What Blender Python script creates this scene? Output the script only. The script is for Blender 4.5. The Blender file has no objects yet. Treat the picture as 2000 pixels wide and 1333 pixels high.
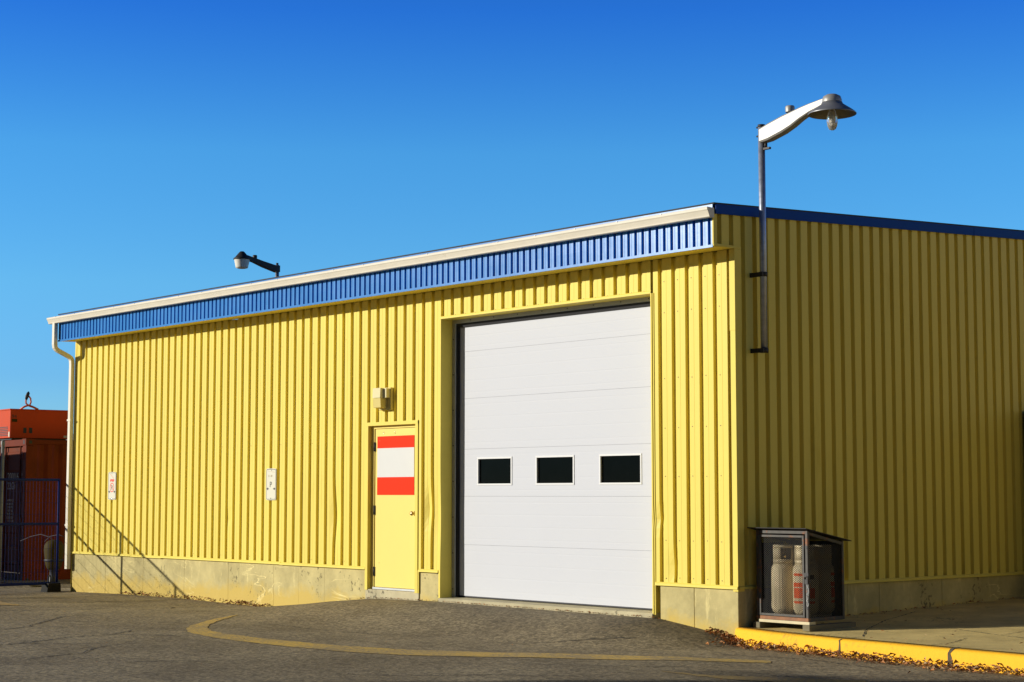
import bpy, bmesh, math, random
from math import radians as R, sin, cos, pi
from mathutils import Vector, Matrix, noise as mnoise
random.seed(7)
S = bpy.context.scene
COL = S.collection

# ------------------------------------------------------------------ camera
HD, PITCH = 139.1, 5.059
cam = bpy.data.cameras.new("camera"); cam.sensor_width = 36; cam.lens = 61.2
cam.clip_start = .1; cam.clip_end = 6000
co = bpy.data.objects.new("camera", cam); COL.objects.link(co)
co.location = (11.4394, -12.8114, 1.4342)
co.rotation_euler = (R(90 + PITCH), 0, R(HD - 90))
S.camera = co

# ------------------------------------------------------------------ sun and sky
SUN = Vector((.8, 1.0, -.36)).normalized()          # the way light travels
EL = math.asin(-SUN.z)
sl = bpy.data.lights.new("sun", 'SUN'); sl.energy = 5.0; sl.angle = R(.5); sl.color = (1, .95, .86)
so = bpy.data.objects.new("sun", sl); COL.objects.link(so)
so.rotation_euler = SUN.to_track_quat('-Z', 'Y').to_euler(); so.location = (-30, -40, 30)
W = bpy.data.worlds.new("World"); S.world = W; W.use_nodes = True
nt = W.node_tree; nt.nodes.clear()
sky = nt.nodes.new('ShaderNodeTexSky'); sky.sky_type = 'NISHITA'; sky.sun_disc = False
sky.sun_elevation = EL; sky.sun_rotation = math.atan2(-SUN.x, -SUN.y)
sky.altitude = 900; sky.air_density = 1.0; sky.dust_density = .1; sky.ozone_density = 3.0
hs = nt.nodes.new('ShaderNodeHueSaturation'); hs.inputs['Saturation'].default_value = 1.25
bg = nt.nodes.new('ShaderNodeBackground'); bg.inputs['Strength'].default_value = .15
wo = nt.nodes.new('ShaderNodeOutputWorld')
# deepen the clear autumn sky: tint by elevation (world direction), 0 to 30 degrees and above
wtc = nt.nodes.new('ShaderNodeTexCoord'); wsp = nt.nodes.new('ShaderNodeSeparateXYZ'); wmr = nt.nodes.new('ShaderNodeMapRange'); wmr.inputs['From Max'].default_value = .5
wrp = nt.nodes.new('ShaderNodeValToRGB'); TS = 1.7
wel = wrp.color_ramp.elements
SKYT = [(0, (.44, .74, 1.12)), (.132, (.40, .71, 1.10)), (.238, (.56, .93, 1.14)), (.388, (.57, 1.0, 1.22)), (.544, (.28, .66, 1.24)), (.75, (.24, .42, .72)), (1, (.24, .32, .46))]
while len(wel) < len(SKYT): wel.new(.5)
for e_, (p_, c_) in zip(wel, SKYT): e_.position = p_; e_.color = (*[v / TS for v in c_], 1)
wvm = nt.nodes.new('ShaderNodeVectorMath'); wvm.operation = 'MULTIPLY'; wvs = nt.nodes.new('ShaderNodeVectorMath'); wvs.operation = 'SCALE'; wvs.inputs['Scale'].default_value = TS
L_ = nt.links.new
L_(wtc.outputs['Generated'], wsp.inputs[0]); L_(wsp.outputs['Z'], wmr.inputs[0]); L_(wmr.outputs[0], wrp.inputs[0])
L_(sky.outputs[0], hs.inputs['Color']); L_(hs.outputs[0], wvm.inputs[0]); L_(wrp.outputs[0], wvm.inputs[1]); L_(wvm.outputs[0], wvs.inputs[0]); wd = nt.nodes.new('ShaderNodeMapRange'); wd.interpolation_type = 'SMOOTHSTEP'   # sky dimmed towards the sun side to cut its fill light
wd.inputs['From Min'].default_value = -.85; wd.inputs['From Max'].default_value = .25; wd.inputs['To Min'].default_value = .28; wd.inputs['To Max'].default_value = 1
wg = nt.nodes.new('ShaderNodeVectorMath'); wg.operation = 'SCALE'
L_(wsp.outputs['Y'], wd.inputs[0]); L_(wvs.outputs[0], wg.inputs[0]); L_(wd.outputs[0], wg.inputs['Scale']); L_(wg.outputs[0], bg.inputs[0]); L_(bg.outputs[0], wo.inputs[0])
S.view_settings.view_transform = 'Standard'; S.view_settings.look = 'None'
S.view_settings.exposure = .06; S.view_settings.gamma = 1

# ------------------------------------------------------------------ materials
def mat(name, col, rough=.6, metal=0., spec=.5, var=.0, vscale=2., bump=0., bscale=60., stain=None, trans=0., vstretch=(1, 1, 1)):
    """principled with optional large-scale colour variation, fine bump and a stain colour"""
    m = bpy.data.materials.new(name); m.use_nodes = True
    t = m.node_tree; n = t.nodes; l = t.links
    b = n['Principled BSDF']
    b.inputs['Roughness'].default_value = rough; b.inputs['Metallic'].default_value = metal
    b.inputs['Specular IOR Level'].default_value = spec
    b.inputs['Transmission Weight'].default_value = trans
    b.inputs['Base Color'].default_value = (*col, 1)
    if var or bump or stain:
        tc = n.new('ShaderNodeTexCoord')
        mp = n.new('ShaderNodeMapping'); mp.inputs['Scale'].default_value = vstretch
        l.new(tc.outputs['Object'], mp.inputs[0])
        base = None
        if var:
            nz = n.new('ShaderNodeTexNoise'); nz.inputs['Scale'].default_value = vscale; nz.inputs['Detail'].default_value = 6; nz.inputs['Roughness'].default_value = .65
            l.new(mp.outputs[0], nz.inputs['Vector'])
            rp = n.new('ShaderNodeValToRGB')
            rp.color_ramp.elements[0].position = .3; rp.color_ramp.elements[1].position = .7
            rp.color_ramp.elements[0].color = (*[c * (1 - var) for c in col], 1)
            rp.color_ramp.elements[1].color = (*[min(1, c * (1 + var)) for c in col], 1)
            l.new(nz.outputs[0], rp.inputs[0]); base = rp.outputs[0]
            l.new(base, b.inputs['Base Color'])
            mr = n.new('ShaderNodeMapRange'); mr.inputs['To Min'].default_value = rough * .85; mr.inputs['To Max'].default_value = min(1, rough * 1.2)
            l.new(nz.outputs[0], mr.inputs[0]); l.new(mr.outputs[0], b.inputs['Roughness'])
        if stain:
            scol, lo, hi, sc = stain
            n2 = n.new('ShaderNodeTexNoise'); n2.inputs['Scale'].default_value = sc; n2.inputs['Detail'].default_value = 8; n2.inputs['Roughness'].default_value = .7
            l.new(mp.outputs[0], n2.inputs['Vector'])
            r2 = n.new('ShaderNodeMapRange'); r2.inputs['From Min'].default_value = lo; r2.inputs['From Max'].default_value = hi
            l.new(n2.outputs[0], r2.inputs[0])
            mx = n.new('ShaderNodeMix'); mx.data_type = 'RGBA'
            l.new(r2.outputs[0], mx.inputs['Factor'])
            mx.inputs['A'].default_value = (*col, 1)
            if base: l.new(base, mx.inputs['A'])
            mx.inputs['B'].default_value = (*scol, 1)
            l.new(mx.outputs['Result'], b.inputs['Base Color'])
        if bump:
            n3 = n.new('ShaderNodeTexNoise'); n3.inputs['Scale'].default_value = bscale; n3.inputs['Detail'].default_value = 4
            l.new(tc.outputs['Object'], n3.inputs['Vector'])
            bp = n.new('ShaderNodeBump'); bp.inputs['Strength'].default_value = bump; bp.inputs['Distance'].default_value = .02
            l.new(n3.outputs[0], bp.inputs['Height']); l.new(bp.outputs[0], b.inputs['Normal'])
    return m

YEL = (.78, .63, .122)
M = {}
M['yellow'] = mat('yellow_painted_steel', YEL, .46, spec=.13, var=.05, vscale=1.1, bump=.10, bscale=2.2, stain=((.60, .44, .04), .62, .85, 1.3), vstretch=(1, 1, .3))
M['yellow_flat'] = mat('yellow_trim_paint', (.78, .63, .118), .5, spec=.13, var=.05, vscale=3)
M['door_yellow'] = mat('pale_yellow_door_paint', (.81, .645, .16), .55, spec=.2, var=.02, vscale=2, bump=.03, bscale=3)
M['blue'] = mat('blue_painted_steel', (.010, .18, .52), .27, spec=.5, var=.06, vscale=1.5, bump=.10, bscale=3)
M['bluetrim'] = mat('blue_trim_paint', (.003, .055, .30), .5, spec=.1, var=.06, vscale=2)
M['gutter'] = mat('off_white_gutter_paint', (.76, .70, .56), .5, spec=.25, var=.05, vscale=4, stain=((.45, .38, .25), .64, .8, 7))
M['membrane'] = mat('black_roof_membrane', (.03, .03, .028), .8, var=.2, vscale=8)
M['roof'] = mat('grey_roofing', (.25, .25, .25), .8, var=.1)
M['white'] = mat('white_overhead_door_paint', (.553, .566, .592), .55, spec=.2, var=.012, vscale=1.5, bump=.035, bscale=2.5)
M['whiteframe'] = mat('white_window_frame', (.70, .70, .68), .5, spec=.2)
M['rubber'] = mat('black_rubber', (.012, .012, .014), .6)
M['galv'] = mat('galvanised_steel', (.42, .43, .42), .42, metal=.6, var=.12, vscale=12)
M['jambmetal'] = mat('grey_jamb_steel', (.45, .46, .44), .5, metal=.2, var=.08, vscale=6)
M['darkiron'] = mat('dark_iron', (.03, .028, .026), .55, metal=.3, var=.3, vscale=15)
M['brass'] = mat('satin_brass', (.55, .42, .2), .25, metal=.9)
M['chrome'] = mat('satin_chrome', (.7, .69, .65), .2, metal=1)
M['glass'] = mat('dark_window_glass', (.0015, .0018, .002), .07, spec=.12, var=.25, vscale=8)
M['red'] = mat('red_orange_sign_paint', (.78, .035, .006), .6, spec=.06)
M['signwhite'] = mat('white_sign_paint', (.70, .68, .54), .6, spec=.1, var=.015, vscale=6)
M['flagwhite'] = mat('off_white_sign_panel', (.66, .66, .62), .6, spec=.1, var=.02, vscale=3)
M['black'] = mat('black_print', (.01, .01, .01), .6)
M['faint'] = mat('faded_print', (.5, .38, .2), .6)
M['signred'] = mat('red_print', (.75, .06, .02), .5)
M['signorange'] = mat('faded_red_print', (.8, .25, .05), .5)
M['lampgrey'] = mat('grey_painted_aluminium', (.34, .33, .30), .45, metal=.3, spec=.2, var=.06, vscale=8)
M['shade'] = mat('spun_aluminium', (.24, .24, .245), .42, metal=.5, var=.08, vscale=8)
M['shadein'] = mat('dull_reflector', (.2, .18, .15), .5, metal=.4)
M['polegalv'] = mat('weathered_galvanised_pole', (.37, .40, .47), .42, metal=.7, var=.18, vscale=20)
M['bracket'] = mat('dark_bracket_steel', (.03, .025, .02), .6, metal=.2)
M['lens'] = mat('cloudy_prismatic_plastic', (.86, .81, .68), .4, var=.08, vscale=14, trans=.12)
M['bulb'] = mat('clear_bulb_glass', (.9, .87, .8), .06, trans=.75)
M['lampcream'] = mat('cream_lamp_housing', (.66, .54, .19), .6, spec=.1, var=.04)
M['lampcream2'] = mat('pale_cream_lamp_hood', (.72, .64, .36), .6, spec=.1)
M['bracket2'] = mat('dull_grey_cable', (.04, .04, .05), .7)
M['container'] = mat('orange_brown_container_paint', (.145, .024, .006), .6, spec=.12, var=.2, vscale=2.5, stain=((.055, .014, .006), .58, .75, 3), bump=.1, bscale=6)
M['containerdoor'] = mat('brown_container_door_paint', (.15, .032, .010), .65, spec=.12, var=.15, vscale=3, stain=((.07, .025, .012), .6, .75, 4))
M['genset'] = mat('orange_generator_paint', (.56, .055, .004), .6, spec=.2, var=.08, vscale=2)
M['hookorange'] = mat('orange_lifting_eye_paint', (.65, .12, .02), .5)
M['stencil'] = mat('white_stencil_paint', (.62, .55, .42), .7, var=.2, vscale=15)
M['fence'] = mat('blue_fence_paint', (.005, .013, .105), .6, spec=.12, var=.1, vscale=10)
M['postgrey'] = mat('dull_grey_post', (.22, .22, .2), .55, var=.15, vscale=8)
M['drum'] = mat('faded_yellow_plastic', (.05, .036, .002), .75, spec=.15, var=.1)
M['wood'] = mat('weathered_timber', (.17, .145, .08), .8, var=.25, vscale=5, vstretch=(1, 1, 6), bump=.2, bscale=30)
M['woodlight'] = mat('pale_timber', (.62, .54, .33), .75, var=.12, vscale=7, bump=.1)
M['cage'] = mat('worn_cage_steel', (.085, .08, .07), .55, metal=.2, spec=.2, var=.25, vscale=20, stain=((.25, .09, .03), .56, .68, 9))
M['rustbar'] = mat('rusty_steel', (.24, .11, .05), .7, metal=.2, var=.35, vscale=14)
M['mesh'] = mat('expanded_metal', (.016, .015, .013), .65, spec=.25)
M['cagepanel'] = mat('sheet_steel_roof', (.022, .021, .02), .6, spec=.2)
M['cyl'] = mat('aluminium_cylinder', (.76, .63, .38), .5, metal=.05, spec=.3, var=.1, vscale=8)
M['cylorange'] = mat('orange_cylinder_label', (.85, .11, .012), .6, spec=.1, var=.15, vscale=40, stain=((.60, .50, .36), .60, .64, 45))
M['greybldg'] = mat('grey_cladding', (.30, .30, .24), .7)
M['cabinet'] = mat('dark_navy_cabinet', (.006, .012, .05), .35)
M['trailer'] = mat('grey_trailer_panel', (.35, .35, .35), .5)
M['bark'] = mat('grey_bark', (.10, .08, .06), .9, var=.3, vscale=6, bump=.3, bscale=20)
M['brick'] = mat('tan_brick', (.47, .385, .17), .8, var=.15, vscale=3, bump=.2, bscale=20)
M['darkbrick'] = mat('dark_brown_brick', (.07, .05, .035), .85, var=.2, vscale=3, bump=.2, bscale=20)
M['leafa'] = mat('dry_brown_leaf', (.20, .085, .03), .8, var=.4, vscale=9)
M['leafb'] = mat('dry_orange_leaf', (.42, .17, .045), .8, var=.3, vscale=9)
M['leafc'] = mat('dry_tan_leaf', (.46, .30, .14), .8, var=.3, vscale=9)
M['crack'] = mat('crack_dirt', (.022, .019, .016), .95)
M['kerbcrack'] = mat('bare_kerb_concrete', (.10, .075, .04), .95, var=.3, vscale=20)
M['screw'] = mat('screw_head', (.30, .22, .05), .5)

def nodes(m): return m.node_tree.nodes, m.node_tree.links
def asphalt_mat():
    m = bpy.data.materials.new('weathered_asphalt'); m.use_nodes = True
    n, l = nodes(m); b = n['Principled BSDF']; b.inputs['Roughness'].default_value = .85; b.inputs['Specular IOR Level'].default_value = .3
    tc = n.new('ShaderNodeTexCoord')
    big = n.new('ShaderNodeTexNoise'); big.inputs['Scale'].default_value = .55; big.inputs['Detail'].default_value = 7; big.inputs['Roughness'].default_value = .6
    l.new(tc.outputs['Object'], big.inputs['Vector'])
    rp = n.new('ShaderNodeValToRGB'); e = rp.color_ramp.elements
    e[0].position = .32; e[0].color = (.165, .130, .075, 1); e[1].position = .70; e[1].color = (.30, .245, .145, 1)
    l.new(big.outputs[0], rp.inputs[0])
    # fine aggregate: pale and dark stones
    fine = n.new('ShaderNodeTexNoise'); fine.inputs['Scale'].default_value = 40; fine.inputs['Detail'].default_value = 5; fine.inputs['Roughness'].default_value = .75
    l.new(tc.outputs['Object'], fine.inputs['Vector'])
    fr = n.new('ShaderNodeMapRange'); fr.inputs['From Min'].default_value = .3; fr.inputs['From Max'].default_value = .7; fr.inputs['To Min'].default_value = .4; fr.inputs['To Max'].default_value = 1.6
    l.new(fine.outputs[0], fr.inputs[0])
    mu = n.new('ShaderNodeMix'); mu.data_type = 'RGBA'; mu.blend_type = 'MULTIPLY'; mu.inputs['Factor'].default_value = 1
    # scattered coarse stones on top of the fine grain
    vo = n.new('ShaderNodeTexVoronoi'); vo.inputs['Scale'].default_value = 30; l.new(tc.outputs['Object'], vo.inputs['Vector'])
    vs = n.new('ShaderNodeSeparateColor'); l.new(vo.outputs['Color'], vs.inputs[0])
    vr = n.new('ShaderNodeMapRange'); vr.inputs['To Min'].default_value = .62; vr.inputs['To Max'].default_value = 1.42; l.new(vs.outputs['Red'], vr.inputs[0])
    vm = n.new('ShaderNodeMath'); vm.operation = 'MULTIPLY'; l.new(vr.outputs[0], vm.inputs[0]); l.new(fr.outputs[0], vm.inputs[1])
    l.new(rp.outputs[0], mu.inputs['A']); l.new(vm.outputs[0], mu.inputs['B'])
    # dark oily stains and patches
    st = n.new('ShaderNodeTexNoise'); st.inputs['Scale'].default_value = 1.3; st.inputs['Detail'].default_value = 8; st.inputs['Roughness'].default_value = .72
    mp = n.new('ShaderNodeMapping'); mp.inputs['Scale'].default_value = (.35, 1.2, 1); mp.inputs['Rotation'].default_value = (0, 0, R(-40))
    l.new(tc.outputs['Object'], mp.inputs[0]); l.new(mp.outputs[0], st.inputs['Vector'])
    sr = n.new('ShaderNodeMapRange'); sr.inputs['From Min'].default_value = .56; sr.inputs['From Max'].default_value = .74; sr.inputs['To Max'].default_value = .75
    l.new(st.outputs[0], sr.inputs[0])
    mx = n.new('ShaderNodeMix'); mx.data_type = 'RGBA'; l.new(sr.outputs[0], mx.inputs['Factor']); l.new(mu.outputs['Result'], mx.inputs['A']); mx.inputs['B'].default_value = (.075, .057, .038, 1)
    # newer, darker asphalt of the ramp patch, ragged edge; right slope's shade painted in too
    sep = n.new('ShaderNodeSeparateXYZ'); l.new(tc.outputs['Object'], sep.inputs[0])
    att = n.new('ShaderNodeAttribute'); att.attribute_name = 'ramp'
    nz = n.new('ShaderNodeTexNoise'); nz.inputs['Scale'].default_value = 3.; nz.inputs['Detail'].default_value = 6
    l.new(tc.outputs['Object'], nz.inputs['Vector'])
    ad = n.new('ShaderNodeMath'); ad.operation = 'ADD'; l.new(att.outputs['Fac'], ad.inputs[0])
    ns = n.new('ShaderNodeMath'); ns.operation = 'MULTIPLY_ADD'; ns.inputs[1].default_value = .5; ns.inputs[2].default_value = -.25; l.new(nz.outputs[0], ns.inputs[0]); l.new(ns.outputs[0], ad.inputs[1])
    pr = n.new('ShaderNodeMapRange'); pr.inputs['From Min'].default_value = .10; pr.inputs['From Max'].default_value = .85; pr.inputs['To Max'].default_value = 1.0
    l.new(ad.outputs[0], pr.inputs[0])
    dk = n.new('ShaderNodeMix'); dk.data_type = 'RGBA'; dk.blend_type = 'MULTIPLY'; l.new(pr.outputs[0], dk.inputs['Factor']); l.new(mx.outputs['Result'], dk.inputs['A']); dk.inputs['B'].default_value = (.55, .55, .56, 1)
    l.new(dk.outputs['Result'], b.inputs['Base Color'])
    bp = n.new('ShaderNodeBump'); bp.inputs['Strength'].default_value = .55; bp.inputs['Distance'].default_value = .012
    l.new(fine.outputs[0], bp.inputs['Height'])
    b2 = n.new('ShaderNodeBump'); b2.inputs['Strength'].default_value = .25; b2.inputs['Distance'].default_value = .05
    md = n.new('ShaderNodeTexNoise'); md.inputs['Scale'].default_value = 3.5; md.inputs['Detail'].default_value = 4; l.new(tc.outputs['Object'], md.inputs['Vector'])
    l.new(md.outputs[0], b2.inputs['Height']); l.new(bp.outputs[0], b2.inputs['Normal']); l.new(b2.outputs[0], b.inputs['Normal'])
    return m
M['asphalt'] = asphalt_mat()

def concrete_mat(name, col, stain_low=None, pits=True, streaks=True, zlow=.15):
    m = bpy.data.materials.new(name); m.use_nodes = True
    n, l = nodes(m); b = n['Principled BSDF']; b.inputs['Roughness'].default_value = .88; b.inputs['Specular IOR Level'].default_value = .25
    tc = n.new('ShaderNodeTexCoord')
    a = n.new('ShaderNodeTexNoise'); a.inputs['Scale'].default_value = 1.8; a.inputs['Detail'].default_value = 9; a.inputs['Roughness'].default_value = .68
    l.new(tc.outputs['Object'], a.inputs['Vector'])
    rp = n.new('ShaderNodeValToRGB'); e = rp.color_ramp.elements
    e[0].position = .3; e[0].color = (*[c * .66 for c in col], 1); e[1].position = .72; e[1].color = (*[min(1, c * 1.2) for c in col], 1)
    l.new(a.outputs[0], rp.inputs[0]); cur = rp.outputs[0]
    def blend(fac, colr):
        nonlocal cur
        mx = n.new('ShaderNodeMix'); mx.data_type = 'RGBA'; l.new(fac, mx.inputs['Factor']); l.new(cur, mx.inputs['A']); mx.inputs['B'].default_value = (*colr, 1); cur = mx.outputs['Result']
    if streaks:   # lime bloom running down
        mp = n.new('ShaderNodeMapping'); mp.inputs['Scale'].default_value = (3.2, 3.2, .8); l.new(tc.outputs['Object'], mp.inputs[0])
        s = n.new('ShaderNodeTexNoise'); s.inputs['Scale'].default_value = 2; s.inputs['Detail'].default_value = 7; s.inputs['Roughness'].default_value = .7; l.new(mp.outputs[0], s.inputs['Vector'])
        r = n.new('ShaderNodeMapRange'); r.inputs['From Min'].default_value = .58; r.inputs['From Max'].default_value = .75; r.inputs['To Max'].default_value = .8; l.new(s.outputs[0], r.inputs[0]); blend(r.outputs[0], tuple(min(1, c * 1.6) for c in col))
    if stain_low:
        sep = n.new('ShaderNodeSeparateXYZ'); l.new(tc.outputs['Object'], sep.inputs[0])
        s = n.new('ShaderNodeTexNoise'); s.inputs['Scale'].default_value = 3; s.inputs['Detail'].default_value = 8; s.inputs['Roughness'].default_value = .7; l.new(tc.outputs['Object'], s.inputs['Vector'])
        ma = n.new('ShaderNodeMath'); ma.operation = 'MULTIPLY_ADD'; ma.inputs[1].default_value = .55; l.new(s.outputs[0], ma.inputs[0])
        sb = n.new('ShaderNodeMath'); sb.operation = 'SUBTRACT'; sb.inputs[0].default_value = zlow; l.new(sep.outputs['Z'], sb.inputs[1]); l.new(sb.outputs[0], ma.inputs[2])
        r = n.new('ShaderNodeMapRange'); r.inputs['From Min'].default_value = .25; r.inputs['From Max'].default_value = .40; r.inputs['To Max'].default_value = .9; l.new(ma.outputs[0], r.inputs[0]); blend(r.outputs[0], stain_low)
    if streaks:   # thin pale efflorescence veins
        w1 = n.new('ShaderNodeTexNoise'); w1.inputs['Scale'].default_value = 1.3; w1.inputs['Detail'].default_value = 5; w1.inputs['Distortion'].default_value = .6
        mp3 = n.new('ShaderNodeMapping'); mp3.inputs['Scale'].default_value = (.6, .6, 2.2); l.new(tc.outputs['Object'], mp3.inputs[0]); l.new(mp3.outputs[0], w1.inputs['Vector'])
        ab = n.new('ShaderNodeMath'); ab.operation = 'SUBTRACT'; ab.inputs[1].default_value = .5; l.new(w1.outputs[0], ab.inputs[0])
        ab2 = n.new('ShaderNodeMath'); ab2.operation = 'ABSOLUTE'; l.new(ab.outputs[0], ab2.inputs[0])
        r = n.new('ShaderNodeMapRange'); r.inputs['From Min'].default_value = .0; r.inputs['From Max'].default_value = .010; r.inputs['To Min'].default_value = .7; r.inputs['To Max'].default_value = 0; l.new(ab2.outputs[0], r.inputs[0])
        wm = n.new('ShaderNodeTexNoise'); wm.inputs['Scale'].default_value = 1.1; l.new(tc.outputs['Object'], wm.inputs['Vector']); wr = n.new('ShaderNodeMapRange'); wr.inputs['From Min'].default_value = .53; wr.inputs['From Max'].default_value = .66; l.new(wm.outputs[0], wr.inputs[0]); wq = n.new('ShaderNodeMath'); wq.operation = 'MULTIPLY'; l.new(wr.outputs[0], wq.inputs[0]); l.new(r.outputs[0], wq.inputs[1]); blend(wq.outputs[0], tuple(min(1, c * 1.7) for c in col))
    if pits:
        v = n.new('ShaderNodeTexNoise'); v.inputs['Scale'].default_value = 22; v.inputs['Detail'].default_value = 4; l.new(tc.outputs['Object'], v.inputs['Vector'])
        v2 = n.new('ShaderNodeTexNoise'); v2.inputs['Scale'].default_value = 1.6; l.new(tc.outputs['Object'], v2.inputs['Vector'])
        mm = n.new('ShaderNodeMath'); mm.operation = 'MULTIPLY'; l.new(v.outputs[0], mm.inputs[0]); l.new(v2.outputs[0], mm.inputs[1])
        r = n.new('ShaderNodeMapRange'); r.inputs['From Min'].default_value = .365; r.inputs['From Max'].default_value = .42; r.inputs['To Max'].default_value = .8; l.new(mm.outputs[0], r.inputs[0]); blend(r.outputs[0], tuple(c * .25 for c in col))
    l.new(cur, b.inputs['Base Color'])
    f = n.new('ShaderNodeTexNoise'); f.inputs['Scale'].default_value = 35; f.inputs['Detail'].default_value = 6; l.new(tc.outputs['Object'], f.inputs['Vector'])
    bp = n.new('ShaderNodeBump'); bp.inputs['Strength'].default_value = .25; bp.inputs['Distance'].default_value = .01; l.new(f.outputs[0], bp.inputs['Height']); l.new(bp.outputs[0], b.inputs['Normal'])
    return m
M['concrete'] = concrete_mat('foundation_concrete', (.54, .455, .20), (.58, .42, .10), zlow=.235)
M['slab'] = concrete_mat('sill_concrete', (.50, .44, .27), streaks=False)
M['paving'] = concrete_mat('pavement_concrete', (.73, .55, .20), streaks=False)
M['block'] = concrete_mat('grey_block_concrete', (.022, .020, .016), streaks=False)
def line_mat(name, col, under, lo, hi):
    m = mat(name, col, .8)
    n, l = nodes(m); b = n['Principled BSDF']
    tc = n.new('ShaderNodeTexCoord'); a = n.new('ShaderNodeTexNoise'); a.inputs['Scale'].default_value = 26; a.inputs['Detail'].default_value = 7; a.inputs['Roughness'].default_value = .75
    l.new(tc.outputs['Object'], a.inputs['Vector'])
    a2 = n.new('ShaderNodeTexNoise'); a2.inputs['Scale'].default_value = 1.6; a2.inputs['Detail'].default_value = 3; l.new(tc.outputs['Object'], a2.inputs['Vector'])
    md = n.new('ShaderNodeMath'); md.operation = 'MULTIPLY_ADD'; md.inputs[1].default_value = .45; md.inputs[2].default_value = -.22; l.new(a2.outputs[0], md.inputs[0])
    ad = n.new('ShaderNodeMath'); l.new(a.outputs[0], ad.inputs[0]); l.new(md.outputs[0], ad.inputs[1])
    r = n.new('ShaderNodeMapRange'); r.inputs['From Min'].default_value = lo; r.inputs['From Max'].default_value = hi; l.new(ad.outputs[0], r.inputs[0])
    mx = n.new('ShaderNodeMix'); mx.data_type = 'RGBA'; mx.inputs['A'].default_value = (*col, 1); mx.inputs['B'].default_value = (*under, 1); l.new(r.outputs[0], mx.inputs['Factor']); l.new(mx.outputs['Result'], b.inputs['Base Color'])
    bp = n.new('ShaderNodeBump'); bp.inputs['Strength'].default_value = .5; bp.inputs['Distance'].default_value = .01; l.new(a.outputs[0], bp.inputs['Height']); l.new(bp.outputs[0], b.inputs['Normal'])
    return m
M['line'] = line_mat('worn_yellow_road_paint', (.62, .40, .06), (.24, .19, .115), .40, .62)
M['linefaded'] = line_mat('faded_yellow_road_paint', (.42, .28, .08), (.19, .16, .115), .47, .70)
M['kerb'] = line_mat('yellow_kerb_paint', (.95, .48, .008), (.50, .29, .03), .60, .76)

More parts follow.
